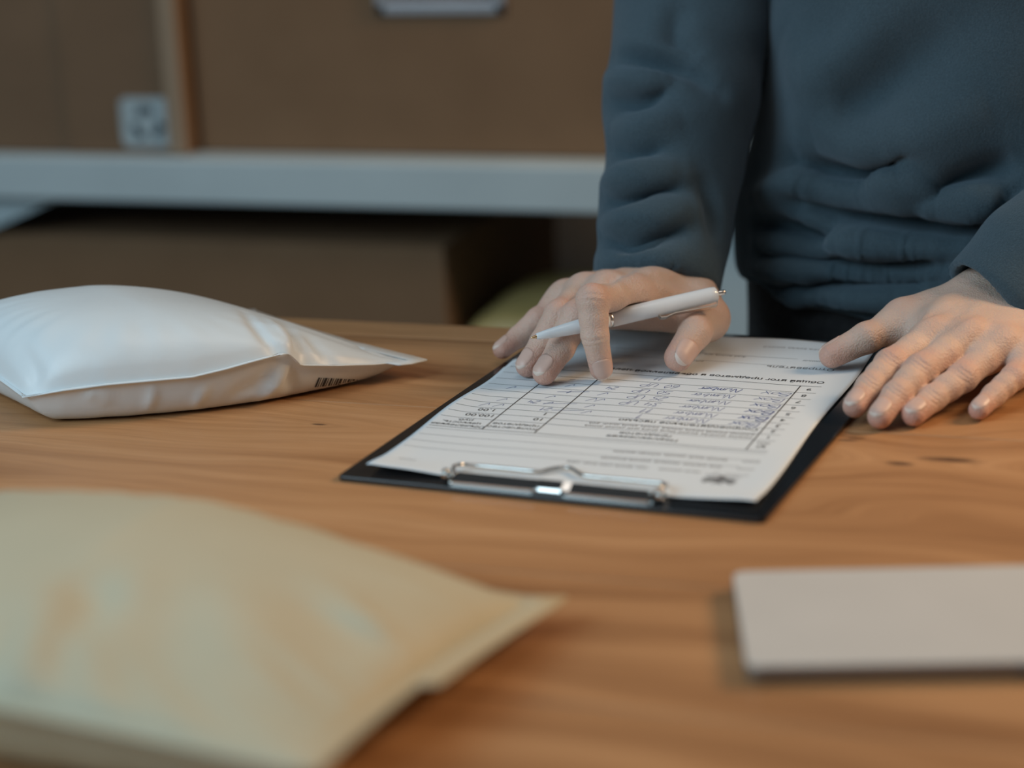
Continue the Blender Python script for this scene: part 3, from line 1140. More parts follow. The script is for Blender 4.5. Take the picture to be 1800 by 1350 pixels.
# creases over the finger joints and tendon lines on the back of the hand
rcre = [([(1012, 597), (1040, 600), (1068, 594)], 0.0011, -0.00064), ([(1014, 606), (1042, 609), (1066, 603)], 0.0009, -0.00048), ([(1022, 520), (1040, 516), (1060, 520)], 0.0010, -0.00048), ([(1020, 530), (1040, 528), (1062, 531)], 0.0010, -0.00048),
        ([(1195, 572), (1215, 563), (1236, 566)], 0.0011, -0.00064), ([(970, 632), (990, 640), (1005, 648)], 0.0010, -0.00032), ([(1140, 480), (1180, 492), (1230, 505)], 0.005, -0.00192), ([(1062, 500), (1080, 490), (1105, 480)], 0.004, -0.00192)]
lcre = []
for (cx, cy) in ((1564, 634), (1618, 645), (1691, 660), (1529, 673), (1576, 688), (1640, 700)):
    for k_ in (-6, 0, 6):
        lcre.append(([(cx - 13 - k_ * .7, cy - 13 + k_), (cx - k_ * .7, cy - 2 + k_), (cx + 17 - k_ * .7, cy + 8 + k_)], 0.0009, -0.00045))
lcre += [([(1600, 575), (1625, 556), (1690, 532)], 0.004, -0.0016), ([(1650, 590), (1690, 560), (1740, 540)], 0.004, -0.0010), ([(1545, 610), (1550, 598), (1543, 585)], 0.0014, -0.0005), ([(1700, 610), (1735, 580), (1775, 560)], 0.004, -0.0008)]
rV = fold(rV, rF, rcre)
lV = fold(lV, lF, lcre)


def redness(V, H):
    r = np.zeros(len(V))
    for k_ in RAD:
        for i, (s, w_) in enumerate(((0.011, .95), (0.008, .35), (0.010, .55), (0.012, .30))):
            d = np.linalg.norm(V - (A3(H[k_][i]) + A3([0, 0, 0 if i == 0 else 0.006])), axis=1)
            r = np.maximum(r, w_ * np.exp(-(d / s) ** 2 * 0.8))
    return r


# upper body under the clothes: head, neck, torso, arms
SH_R, SH_L = A3((.150, 1.420, .520)), A3((.530, 1.292, .520))
TC = A3((.340, 1.356, 0.0))
LATB = A3((math.cos(YAW), -math.sin(YAW), 0))      # the person's right-to-left axis
DEP = A3((math.sin(YAW), math.cos(YAW), 0))        # away from the table
RB = np.column_stack([LATB, DEP, A3((0, 0, 1.))])


def torso_pt(x, y, z):
    return TC + LATB * x + DEP * y + A3((0, 0, z))


HEAD = torso_pt(-0.02, -0.085, 0.760)
tilt = math.radians(28)
HR = RB @ np.array([[1, 0, 0], [0, math.cos(tilt), -math.sin(tilt)], [0, math.sin(tilt), math.cos(tilt)]])


def hp(x, y, z):
    return HEAD + HR @ A3((x, y, z))


def body_sdf(P):
    d = ell_sdf(P, hp(0, 0.005, 0.02), (0.074, 0.094, 0.100), HR)
    d = smin(d, ell_sdf(P, hp(0, -0.020, -0.055), (0.054, 0.066, 0.062), HR), 0.03)
    d = smin(d, cone_sdf(P, hp(0, -0.092, 0.005), hp(0, -0.108, -0.026), 0.007, 0.012), 0.010)
    d = smin(d, cone_sdf(P, hp(-0.018, -0.083, -0.062), hp(0.018, -0.083, -0.062), 0.006, 0.006), 0.008)
    for s in (-1, 1):
        d = smin(d, cone_sdf(P, hp(s * 0.018, -0.086, 0.030), hp(s * 0.046, -0.076, 0.028), 0.007, 0.006), 0.010)
        d = smin(d, ell_sdf(P, hp(s * 0.076, 0.012, -0.010), (0.010, 0.018, 0.031), HR), 0.006)
        d = np.maximum(d, -ell_sdf(P, hp(s * 0.032, -0.092, 0.010), (0.014, 0.010, 0.008), HR))
        d = smin(d, ell_sdf(P, hp(s * 0.032, -0.079, 0.010), (0.014, 0.010, 0.010), HR), 0.002)
    d = smin(d, cone_sdf(P, hp(0, 0.02, -0.07), torso_pt(0, 0.015, 0.56), 0.052, 0.060), 0.03)
    for a, b_ in ((SH_R, SH_L),):
        d = smin(d, cone_sdf(P, a, b_, 0.048, 0.048), 0.03)
    d = smin(d, ell_sdf(P, torso_pt(0, 0.0, 0.34), (0.140, 0.080, 0.24), RB), 0.04)
    d = smin(d, ell_sdf(P, torso_pt(0, 0.01, 0.02), (0.130, 0.080, 0.16), RB), 0.04)
    for s, H in ((SH_R, RH), (SH_L, LH)):
        e, w = A3(H['elbow']), A3(H['wrist'])
        d = smin(d, cone_sdf(P, s, e, 0.040, 0.034), 0.02)
        d = smin(d, cone_sdf(P, e, w + (e - w) * 0.22, 0.034, 0.022), 0.015)
    return d


lo, hi = A3((0.06, 1.12, -0.10)), A3((0.64, 1.58, 0.92))
bV, bF = surface_nets(eval_grid(body_sdf, lo, hi, 0.006), lo, 0.006)
bV = relax(bV, bF, 2, 0.4)

LEGX = 0.088
HIP = torso_pt(0, 0.03, -0.02)
person = thing('person', 'person in a dark slate sweatshirt leaning over the table with both hands on the clipboard', 'person', W(torso_pt(0, 0.05, -TABLE_Z)))
Vs, Fs, mats, red = [], [], [], []
for V, Fq, H, zf in ((rV, rF, RH, 0.0), (lV, lF, LH, 0.0)):
    k = sum(len(x) for x in Vs)
    Vs.append(V)
    Fs += [tuple(int(i) + k for i in f) for f in Fq]
    mats += [0] * len(Fq)
    red.append(redness(V, H))
k = sum(len(x) for x in Vs)
Vs.append(bV)
Fs += [tuple(int(i) + k for i in f) for f in bF]
mats += [0] * len(bF)
red.append(np.zeros(len(bV)))
for H, sc_ in ((RH, scR), (LH, scL)):
    for k_ in RAD:
        V, Fc, mi = nail(H, k_, sc_)
        k = sum(len(x) for x in Vs)
        Vs.append(V)
        Fs += [tuple(int(i) + k for i in f) for f in Fc]
        mats += mi
        red.append(np.zeros(len(V)))
allV = np.vstack(Vs)
body = mesh_obj('body', W(allV), Fs, [M['skin'], M['nail'], M['nail_edge']], person)
body.data.polygons.foreach_set('material_index', mats)
at = body.data.attributes.new('red', 'FLOAT', 'POINT')
at.data.foreach_set('value', np.concatenate(red).astype(np.float32))
body.data.update()

# ---- sweatshirt
CUFF_R = (A3((.0940, 1.2835, .0325)), A3(RH['elbow']), 0.0400)
CUFF_L = (A3((.2890, 1.2010, .0310)), A3(LH['elbow']), 0.0400)


def arm_sdf(P, cuff, shoulder):
    c, e, r = cuff
    ax = (e - c) / np.linalg.norm(e - c)
    d = cone_sdf(P, c - ax * 0.05, c + ax * 0.05, r * 0.97, r * 1.05)
    d = smin(d, cone_sdf(P, c + ax * 0.05, c + ax * 0.14, r * 1.05, 0.0490), 0.01)
    d = smin(d, cone_sdf(P, c + ax * 0.14, e, 0.0490, 0.0575), 0.01)
    d = smin(d, cone_sdf(P, e, shoulder, 0.0575, 0.068), 0.025)
    plane = -((P - c.astype(np.float32)) @ ax.astype(np.float32))
    d = np.maximum(d, plane)
    inner = cone_sdf(P, c - ax * 0.06, c + ax * 0.035, r - 0.0065, r - 0.0065)
    return np.maximum(d, -inner)


def shirt_sdf(P):
    d = ell_sdf(P, torso_pt(0, 0.00, 0.36), (0.180, 0.118, 0.30), RB)
    d = smin(d, ell_sdf(P, torso_pt(0, 0.005, 0.10), (0.176, 0.120, 0.20), RB), 0.05)
    d = smin(d, cone_sdf(P, torso_pt(-0.10, 0.005, 0.03), torso_pt(0.10, 0.005, 0.03), 0.090, 0.090), 0.04)
    d = smin(d, cone_sdf(P, SH_R, SH_L, 0.070, 0.070), 0.04)
    d = smin(d, cone_sdf(P, torso_pt(0, 0.015, 0.50), torso_pt(0, 0.0, 0.615), 0.075, 0.062), 0.03)
    ra = arm_sdf(P, CUFF_R, SH_R)
    la = arm_sdf(P, CUFF_L, SH_L)
    d = np.where(P[..., 2] > 0.36, smin(d, ra, 0.03), np.minimum(d, ra))
    d = np.where(P[..., 2] > 0.30, smin(d, la, 0.03), np.minimum(d, la))
    # hem and neck opening
    lat_ = (P - torso_pt(0, 0, 0).astype(np.float32)) @ LATB.astype(np.float32)
    d = np.where(np.minimum(ra, la) < 0.004, d, np.maximum(d, -0.012 - 0.14 * np.clip(lat_, -0.2, 0) - P[..., 2]))
    d = np.maximum(d, P[..., 2] - 0.640)
    d = np.maximum(d, -cone_sdf(P, torso_pt(0, 0.01, 0.60), torso_pt(0, 0.0, 0.72), 0.054, 0.060))
    return d


lo, hi = A3((0.03, 1.13, -0.03)), A3((0.66, 1.58, 0.67))
ST = 0.0029
sV, sF = surface_nets(eval_grid(shirt_sdf, lo, hi, ST), lo, ST)
sV = relax(sV, sF, 3, 0.5)
folds = [
    # waist, valleys
    ([(1400, 289), (1459, 303), (1528, 308), (1588, 276)], 0.011, -0.0245),
    ([(1404, 349), (1482, 381), (1574, 400), (1689, 404), (1790, 398)], 0.008, -0.0280),
    ([(1335, 388), (1413, 409), (1473, 409)], 0.007, -0.0210),
    ([(1345, 445), (1459, 455), (1574, 464), (1716, 473)], 0.007, -0.0227),
    ([(1300, 497), (1390, 501), (1505, 497), (1643, 494)], 0.007, -0.0210),
    ([(1620, 344), (1712, 312), (1790, 284)], 0.010, -0.0175),
    ([(1459, 184), (1528, 170), (1597, 115), (1689, 46)], 0.018, -0.0123),
    ([(1420, 540), (1500, 560), (1560, 575)], 0.006, -0.0158),
    # waist, ridges
    ([(1331, 350), (1390, 326), (1482, 328), (1574, 334), (1640, 318)], 0.010, 0.0192),
    ([(1390, 385), (1460, 392), (1490, 425), (1600, 432), (1760, 430)], 0.008, 0.0158),
    ([(1330, 425), (1413, 432), (1480, 432)], 0.007, 0.0158),
    ([(1310, 472), (1400, 478), (1550, 484), (1690, 482)], 0.008, 0.0158),
    ([(1290, 520), (1380, 522), (1480, 525), (1580, 530)], 0.008, 0.0105),
    ([(1600, 372), (1700, 355), (1790, 345)], 0.012, 0.0158),
    ([(1430, 250), (1520, 262), (1620, 235), (1760, 180)], 0.020, 0.0140),
    ([(1380, 60), (1440, 160), (1430, 240)], 0.020, 0.0105),
    ([(1560, 30), (1480, 100), (1420, 130)], 0.016, 0.0088),
    # right sleeve
    ([(1072, 100), (1130, 104), (1200, 118), (1265, 160)], 0.007, -0.0158),
    ([(1066, 178), (1120, 182), (1180, 150)], 0.006, -0.0105),
    ([(1062, 262), (1110, 270), (1170, 262)], 0.006, -0.0088),
    ([(1050, 346), (1090, 352), (1150, 330), (1210, 330)], 0.006, -0.0105),
    ([(1056, 420), (1110, 436), (1170, 410), (1215, 400)], 0.006, -0.0105),
    ([(1225, 300), (1255, 360), (1262, 430)], 0.008, -0.0070),
    ([(1068, 135), (1120, 140), (1190, 142)], 0.008, 0.0105),
    ([(1062, 218), (1130, 224), (1200, 205)], 0.010, 0.0105),
    ([(1052, 318), (1110, 312), (1200, 300)], 0.009, 0.0123),
    ([(1055, 392), (1120, 386), (1220, 366)], 0.009, 0.0105),
    ([(1050, 452), (1130, 455), (1220, 452)], 0.007, 0.0053),
    ([(1195, 0), (1185, 60), (1230, 105)], 0.010, -0.0105),
]
sV = fold(sV, sF, folds, None, arm_sdf(sV.astype(np.float32), CUFF_L, SH_L) > 0.006)
nz = np.sin(sV @ A3((31., 47, 23)) + 1.3 * np.sin(sV @ A3((17., -29, 61)))) * np.sin(sV @ A3((-53., 19, 37)))
sV = sV + vert_normals(sV, sF) * (0.0016 * nz)[:, None]
sV = relax(sV, sF, 1, 0.4)
# cloth lies on, not in, the table
tb = W(sV)
on = (tb[:, 1] < EDGE_Y + 0.004) & (sV[:, 2] < 0.0008)
sV[on, 2] = 0.0008
mesh_obj('sweatshirt', W(sV), sF, M['fleece'], person)

# ---- trousers and shoes
FT = [torso_pt(-0.11, 0.06, -TABLE_Z), torso_pt(0.11, 0.06, -TABLE_Z)]


def trouser_sdf(P):
    d = cone_sdf(P, torso_pt(-0.085, 0.02, -0.02), torso_pt(0.085, 0.02, -0.02), 0.100, 0.100)
    d = smin(d, cone_sdf(P, torso_pt(-0.10, 0.02, 0.05), torso_pt(0.10, 0.02, 0.05), 0.085, 0.085), 0.03)
    for s, ft in ((-1, FT[0]), (1, FT[1])):
        h_ = torso_pt(s * 0.095, 0.02, -0.08)
        kn = (h_ * 0.55 + ft * 0.45) - DEP * 0.015
        an = ft + A3((0, 0, 0.09))
        l_ = smin(cone_sdf(P, h_, kn, 0.092, 0.068), cone_sdf(P, kn, an, 0.068, 0.058), 0.02)
        d = smin(d, l_, 0.02)
    d = np.maximum(d, -TABLE_Z + 0.045 - P[..., 2])
    return np.maximum(d, P[..., 2] - 0.060)


lo, hi = A3((0.08, 1.16, -TABLE_Z)), A3((0.62, 1.60, 0.09))
tV, tF = surface_nets(eval_grid(trouser_sdf, lo, hi, 0.008), lo, 0.008)
mesh_obj('trousers', W(relax(tV, tF, 2)), tF, M['trouser'], person)


def shoe_sdf(P, ft):
    d = cone_sdf(P, ft + DEP * 0.05 + A3((0, 0, .042)), ft - DEP * 0.13 + A3((0, 0, .034)), 0.040, 0.034)
    d = smin(d, cone_sdf(P, ft + DEP * 0.02 + A3((0, 0, .06)), ft + DEP * 0.03 + A3((0, 0, .10)), 0.042, 0.046), 0.03)
    return np.maximum(d, 0.012 - TABLE_Z - P[..., 2])


for ft in FT:
    lo, hi = ft - A3((0.2, 0.24, 0.01)), ft + A3((0.2, 0.24, 0.17))
    G = grid_points(lo, hi, 0.006)
    V, Fq = surface_nets(shoe_sdf(G, ft), lo, 0.006)
    mesh_obj('shoe', W(relax(V, Fq, 2)), Fq, M['shoe'], person)
    b = rounded_slab(0.088, 0.262, 0.014, 0.042, 0.002)
    c = W(ft - DEP * 0.038)
    bm_obj('shoe_sole', b, M['sole'], person, False, Matrix.Translation(Vector(c)))


# ---- hair
def hair_sdf(P):
    d = ell_sdf(P, hp(0, 0.016, 0.036), (0.084, 0.103, 0.101), HR)
    q = (P - HEAD.astype(np.float32)) @ HR.astype(np.float32)
    cut = np.maximum(-(q[..., 1] + 0.055 - 0.9 * np.clip(q[..., 2] - 0.075, -1, 1)), -(q[..., 2] + 0.045 - 0.2 * q[..., 1] * 0))
    cut = np.where(q[..., 2] > 0.07, -(q[..., 1] + 0.09), np.maximum(-(q[..., 1] + 0.005), -(q[..., 2] + 0.05)))
    d = np.maximum(d, cut)
    return np.maximum(d, -(ell_sdf(P, hp(0, 0.005, 0.02), (0.071, 0.091, 0.097), HR)))


lo, hi = HEAD - 0.15, HEAD + 0.18
G = grid_points(lo, hi, 0.005)
V, Fq = surface_nets(hair_sdf(G), lo, 0.005)
mesh_obj('hair', W(relax(V, Fq, 2)), Fq, M['hair'], person)


# ================================================================ padded mailers
def mailer(nl, nr, fr, fl, up, near=None, n=(96, 84), flange=0.006, down=None, rim=None, sharp=0.55, zmin=0.0004, seed=0, wrinkle=0.0012, contact=0.10, near_fade=0.10, zfloor=0.0, shape=None):
    """pillow shaped pouch; corner positions are of the welded seam"""
    nl, nr, fr, fl = [A3(q, ) for q in (nl, nr, fr, fl)]
    ns, nt = n
    s = np.linspace(-1, 1, ns)
    t = np.linspace(-1, 1, nt)
    r_ = np.random.default_rng(seed)
    base_near = nl + (nr - nl) * ((s + 1) / 2)[:, None]
    far = fl + (fr - fl) * ((s + 1) / 2)[:, None]
    cur = near(s) if near is not None else base_near
    sm = cur.copy()
    for _ in range(60):
        sm[1:-1] = (sm[:-2] + sm[1:-1] * 2 + sm[2:]) / 4
    tt = ((t + 1) / 2)[None, :, None]
    Pn = sm[:, None] * (1 - tt) + far[:, None] * tt + (cur - sm)[:, None] * np.exp(-tt / near_fade)
    S_, T_ = np.meshgrid(s, t, indexing='ij')
    # edges of a filled pouch draw in between the corners
    ctr = Pn.mean((0, 1))
    pull = 0.035 * ((1 - S_ ** 2) * (np.abs(T_) ** 6) + (1 - T_ ** 2) * (np.abs(S_) ** 6))
    Pn = Pn + (ctr - Pn) * pull[..., None] * A3((1, 1, 0))
    es, et = 1 - S_ ** 2, 1 - T_ ** 2
    prof = np.clip(es, 0, 1) ** sharp * np.clip(et, 0, 1) ** sharp
    if shape is not None:
        prof = shape(S_, T_)
    ang = np.arctan2(T_, S_)
    edge = np.clip(np.maximum(np.abs(S_), np.abs(T_)), 0, 1)
    wr = wrinkle * (np.sin(ang * 17 + 3 * S_ + seed) * np.sin(ang * 7 + 2.1 * seed) + 0.6 * np.sin(ang * 31 + 5 * T_)) * np.exp(-((edge - 0.80) / 0.16) ** 2) * (edge < 0.999)
    top = Pn.copy()
    top[..., 2] = Pn[..., 2] * (1 - prof) + (zfloor + up(S_, T_)) * prof + wr * (prof > 0)
    bot = Pn.copy()
    dd = np.minimum(1 - np.abs(S_), 1 - np.abs(T_))
    pb = 1 - np.exp(-(dd / contact) ** 1.25 * 1.4)
    bot[..., 2] = Pn[..., 2] * (1 - pb) + (zfloor + zmin) * pb
    bot[..., 2] = np.maximum(bot[..., 2] - 0.3 * wr, zfloor + zmin)
    V = np.vstack([top.reshape(-1, 3), bot.reshape(-1, 3)])
    K = ns * nt
    Fq = []
    for i in range(ns - 1):
        for j in range(nt - 1):
            q = (i * nt + j, (i + 1) * nt + j, (i + 1) * nt + j + 1, i * nt + j + 1)
            Fq.append(q)
            Fq.append(tuple(x + K for x in q[::-1]))
    # welded flange round the seam
    ring = [(i, 0) for i in range(ns)] + [(ns - 1, j) for j in range(1, nt)] + [(i, nt - 1) for i in range(ns - 2, -1, -1)] + [(0, j) for j in range(nt - 2, 0, -1)]
    R = len(ring)
    inner = A3([Pn[i, j] for i, j in ring])
    outer = []
    for q, (i, j) in enumerate(ring):
        si, tj = s[i], t[j]
        d = inner[q] - ctr
        o = A3((0., 0, 0))
        tan = inner[(q + 1) % R] - inner[q - 1]
        nrm = np.cross(tan, A3((0, 0, 1.)))
        nrm /= np.linalg.norm(nrm) + 1e-9
        if nrm @ d < 0:
            nrm = -nrm
        w_ = flange if rim is None else rim(si, tj)
        o = nrm * w_
        if abs(si) == 1 and abs(tj) == 1:
            o = d / np.linalg.norm(d) * w_ * 1.35
            o[2] = 0
        outer.append(inner[q] + o)
    outer = A3(outer)
    th = A3((0, 0, 0.0005))
    k0 = len(V)
    V = np.vstack([V, inner + th, outer + th, inner - th, outer - th])
    for q in range(R):
        q2 = (q + 1) % R
        Fq.append((k0 + q, k0 + R + q, k0 + R + q2, k0 + q2))
        Fq.append((k0 + 2 * R + q2, k0 + 3 * R + q2, k0 + 3 * R + q, k0 + 2 * R + q))
        Fq.append((k0 + R + q, k0 + 3 * R + q, k0 + 3 * R + q2, k0 + R + q2))
    V[:, 2] = np.maximum(V[:, 2], zfloor + zmin)
    return V, np.array(Fq), k0


# white mailer beside the clipboard
WN = [(45, 697, 1.152), (110, 686, 1.148), (185, 677, 1.147), (270, 670, 1.149), (340, 664, 1.152), (400, 650, 1.157), (450, 636, 1.162), (495, 624, 1.168), (514, 622, 1.171), (524, 632, 1.174), (533, 642, 1.177), (600, 642, 1.190), (660, 640, 1.206), (716, 634, 1.222)]
WN3 = A3([aty(*q) for q in WN])
WNS = A3([2 * (q[0] - 45) / (716 - 45) - 1 for q in WN])


def white_near(s):
    return np.column_stack([np.interp(s, WNS, WN3[:, c]) for c in range(3)])


def white_up(S_, T_):
    return 0.0605 + 0.002 * T_ + 0 * S_


def white_shape(S_, T_):
    ps = np.where(S_ < -0.15, np.clip(1 - (np.abs(S_ + 0.15) / 0.85) ** 3, 0, 1) ** 0.5, np.clip(1 - np.clip((S_ + 0.15) / 1.15, 0, 1) ** 1.55, 0, 1))
    return ps * np.clip(1 - np.abs(T_) ** 3, 0, 1) ** 0.5


wA, wB = WN3[0], WN3[-1]
perp = np.cross(A3((0, 0, 1.)), wB - wA)
perp /= np.linalg.norm(perp)
V, Fq, k0 = mailer(wA, wB, atz(430, 552, 0.020), atz(-125, 596, 0.028), white_up, white_near, seed=3, contact=0.11, wrinkle=0.0004, shape=white_shape, rim=lambda s_, t_: 0.009 if s_ > 0.9 else 0.002)
wfold = [([(430, 548), (455, 580), (478, 605), (500, 622)], 0.0035, -0.0035), ([(470, 560), (500, 590), (512, 615)], 0.003, 0.0030), ([(500, 565), (520, 600), (540, 625)], 0.004, -0.0025),
         ([(540, 590), (560, 612), (590, 635)], 0.004, -0.0022), ([(600, 590), (650, 618), (700, 632)], 0.003, -0.0015), ([(445, 712), (480, 680), (510, 645)], 0.004, 0.0035), ([(400, 700), (450, 675), (490, 645)], 0.004, -0.0025),
         ([(260, 720), (268, 695), (264, 680)], 0.003, 0.0016), ([(345, 728), (350, 700), (370, 680)], 0.003, 0.0018), ([(520, 705), (510, 670), (505, 650)], 0.004, -0.0025), ([(30, 600), (60, 660), (45, 690)], 0.006, -0.003), ([(150, 688), (165, 694), (200, 700)], 0.003, 0.002)]
V = fold(V, Fq, wfold)
V[:, 2] = np.maximum(V[:, 2], 0.0004)
wm = thing('white_mailer', 'plump glossy white plastic mailer with a barcode lying on the wooden table', 'mailer', W((wA + wB) / 2 * A3((1, 1, 0)) + perp * 0.09))
nf = len(Fq)
pouch = mesh_obj('pouch', W(V), Fq, M['white_poly'], wm)
bvh = BVHTree.FromPolygons(V.tolist(), Fq.tolist())
parts = []
x = 0.0
for i, wdt in enumerate([2, 1, 1, 3, 1, 2, 1, 1, 2, 3, 1, 1, 2, 1, 3, 1, 1, 2, 1, 2, 3, 1]):
    f0, f1 = x / 60.0, (x + wdt) / 60.0
    x += wdt + (1, 2, 1, 1, 2)[i % 5]
    strip = []
    for f in (f0, f1):
        col_ = []
        for g in np.linspace(0, 1, 7):
            px_ = 560 + 88 * f + (-14 + 10 * f) * g
            py_ = 664 + 4 * f + (34 - 28 * f) * g
            d_ = Vector(ray(px_, py_)).normalized()
            loc, nn, ix, ds = bvh.ray_cast(Vector(CC), d_)
            if loc is None:
                continue
            col_.append(A3(loc) - A3(d_) * 0.0005)
        strip.append(col_)
    n_ = min(len(strip[0]), len(strip[1]))
    if n_ > 1:
        vv = strip[0][:n_] + strip[1][:n_]
        if max(np.linalg.norm(A3(vv[q]) - A3(vv[q + n_])) for q in range(n_)) < 0.02:
            parts.append((W(A3(vv)).tolist(), [(q, q + 1, n_ + q + 1, n_ + q) for q in range(n_ - 1)]))
if parts:
    Vb, Fb = merge(parts)
    mesh_obj('barcode', Vb, Fb, M['ink'], wm, False)

# big kraft mailer in the foreground
kA, kB = atz(540, 1346, 0.034), atz(928, 1060, 0.012)
ab = kB - kA
ab[2] = 0
ab /= np.linalg.norm(ab)
lf = A3((-ab[1], ab[0], 0))
kD = kB + lf * 0.275 + A3((0, 0, 0.022))
kC = kA + lf * 0.270 + A3((0, 0, 0.012))


def kraft_up(S_, T_):
    return 0.066 - 0.020 * np.clip(S_, 0, 1) + 0.004 * T_


V, Fq, k0 = mailer(kC, kA, kB, kD, kraft_up, None, sharp=0.50, seed=8, contact=0.16, wrinkle=0.0007, rim=lambda s_, t_: 0.006 if (s_ < 0.999 or t_ < -0.12) else 0.013)
kfold = [([(120, 1005), (175, 1060), (115, 1120)], 0.013, -0.0050), ([(245, 1000), (205, 1065), (150, 1130)], 0.011, 0.0028), ([(380, 1010), (420, 1120), (480, 1260)], 0.018, 0.0028), ([(570, 1030), (640, 1085), (700, 1130)], 0.008, 0.0030), ([(520, 1040), (600, 1110), (660, 1160)], 0.014, -0.0025),
         ([(330, 1020), (300, 1120), (260, 1230)], 0.018, -0.0022), ([(0, 1230), (60, 1130), (100, 1020)], 0.012, 0.0028)]
V = fold(V, Fq, kfold)
V[:, 2] = np.maximum(V[:, 2], 0.0004)
km = thing('kraft_mailer', 'crumpled pale yellow kraft mailer lying on the open part of the table', 'mailer', W((kA + kB + kC + kD) / 4 * A3((1, 1, 0))))
mesh_obj('pouch', W(V), Fq[:-1], M['kraft'], km)

# ================================================================ touchpad
tNL, tNR, tFL = atz(1311, 1172, 0.0082), atz(1800, 1163, 0.0082), atz(1284, 1004, 0.0082)
tx = tNR - tNL
tx /= np.linalg.norm(tx)
ty = A3((-tx[1], tx[0], 0))
dep = float((tFL - tNL) @ ty)
wid = 0.160
tc = tNL + tx * wid / 2 + ty * dep / 2
tc[2] = 0
pad = thing('touchpad', 'slim silver-white slab touchpad lying alone on bare table wood', 'touchpad', W(tc))
wx = (tx @ RZ.T)
wyv = (ty @ RZ.T)
mt = Matrix.Identity(4)
for i in range(3):
    mt[i][0], mt[i][1], mt[i][3] = wx[i], wyv[i], W(tc)[i]
b = rounded_slab(wid, dep, 0.0056, 0.006, 0.0006)
bmesh.ops.translate(b, verts=b.verts, vec=(0, 0, 0.0014))
bm_obj('body', b, M['pad_body'], pad, False, mt)
b = rounded_slab(wid - 0.0008, dep - 0.0008, 0.0014, 0.0058, 0.0004)
bmesh.ops.translate(b, verts=b.verts, vec=(0, 0, 0.0070))
bm_obj('glass_top', b, M['pad_top'], pad, False, mt)
b = box_bm(0.026, 0.031, -dep / 2 - 0.0002, -dep / 2 + 0.0010, 0.0030, 0.0056, 0.0003)
bm_obj('port', b, M['rubber'], pad, False, mt)
for sx in (-1, 1):
    for sy in (-1, 1):
        b = rounded_slab(0.014, 0.006, 0.0016, 0.0028, 0.0)
        bmesh.ops.translate(b, verts=b.verts, vec=(sx * (wid / 2 - 0.016), sy * (dep / 2 - 0.010), 0.0))
        bm_obj('rubber_foot', b, M['rubber'], pad, False, mt)

# ================================================================ shelving behind
SY = 0.97                            # front plane of the shelf
SD = 0.46
zt = (wy(150, 279, SY)[2] + wy(950, 289, SY)[2]) / 2
zb = (wy(150, 352, SY)[2] + wy(950, 376, SY)[2]) / 2
xl, xr = -1.30, 1.15
zlow = TABLE_Z - 0.235
shelf = thing('shelving_unit', 'pale grey metal shelving unit standing behind the table against the wall', 'shelf', ((xl + xr) / 2, SY + SD / 2, 0))


def shelf_deck(z1, z0):
    b = box_bm(xl, xr, SY + 0.0155, SY + SD - 0.0155, z1 - 0.014, z1, 0.0006)
    bm_obj('shelf_deck', b, M['shelf'], shelf)
    b = box_bm(xl, xr, SY, SY + 0.016, z0, z1, 0.003, 3)
    bm_obj('front_rail', b, M['shelf'], shelf)
    b = box_bm(xl, xr, SY + SD - 0.016, SY + SD, z0, z1, 0.003)
    bm_obj('rear_rail', b, M['shelf'], shelf)


shelf_deck(zt, zb)
shelf_deck(zlow, zlow - 0.045)
shelf_deck(0.16, 0.115)
xp = wy(1297, 420, SY + 0.02)[0]
for x0 in (xl + 0.03, xp, xr - 0.03):
    for y0 in (SY + 0.022, SY + SD - 0.04):
        bm_obj('upright', box_bm(x0 - 0.022, x0 + 0.022, y0, y0 + 0.018, 0, 1.75, 0.002), M['shelf'], shelf)
# gusset plate with a slanting lower edge under the upper deck
b0, b1 = wy(112, 346, SY + 0.018), wy(-230, 500, SY + 0.018)
b1 = b0 + (b1 - b0) * (xl + 0.012 - b0[0]) / (b1[0] - b0[0])
gz = zt - 0.016
quad = [b0, A3((b0[0] + 0.01, b0[1], gz)), A3((b1[0], b1[1], gz)), b1]
V = [q for q in quad] + [q + A3((0, 0.004, 0)) for q in quad]
Fc = [(0, 1, 2, 3), (7, 6, 5, 4), (0, 4, 5, 1), (1, 5, 6, 2), (2, 6, 7, 3), (3, 7, 4, 0)]
mesh_obj('gusset', V, Fc, M['shelf'], shelf, False)


def carton(name, label, x0, x1, y0, y1, z0, z1, mat, group=None, lid=0.0):
    t = thing(name, label, 'box', ((x0 + x1) / 2, (y0 + y1) / 2, z0))
    bm_obj('body', box_bm(x0, x1, y0, y1, z0, z1, 0.003, 2), mat, t)
    # top flaps meeting in the middle
    ym = (y0 + y1) / 2
    bm_obj('flap', box_bm(x0 + 0.002, x1 - 0.002, y0 + 0.001, ym - 0.001, z1 - 0.001, z1 + 0.003, 0.001, 1), mat, t)
    bm_obj('flap', box_bm(x0 + 0.002, x1 - 0.002, ym + 0.001, y1 - 0.001, z1 - 0.001, z1 + 0.003, 0.001, 1), mat, t)
    return t


yb = SY + 0.020
xa = wy(326, 200, yb)[0]
xb = wy(347, 200, yb + 0.02)[0]
# left carton with the round recycling sticker
c1 = carton('cardboard_box', 'brown cardboard box with a pale recycling sticker on the upper shelf', xa - 0.40, xa, yb, yb + 0.36, zt + 0.0005, zt + 0.34, M['card2'])
xf = wy(112, 150, yb)[0]

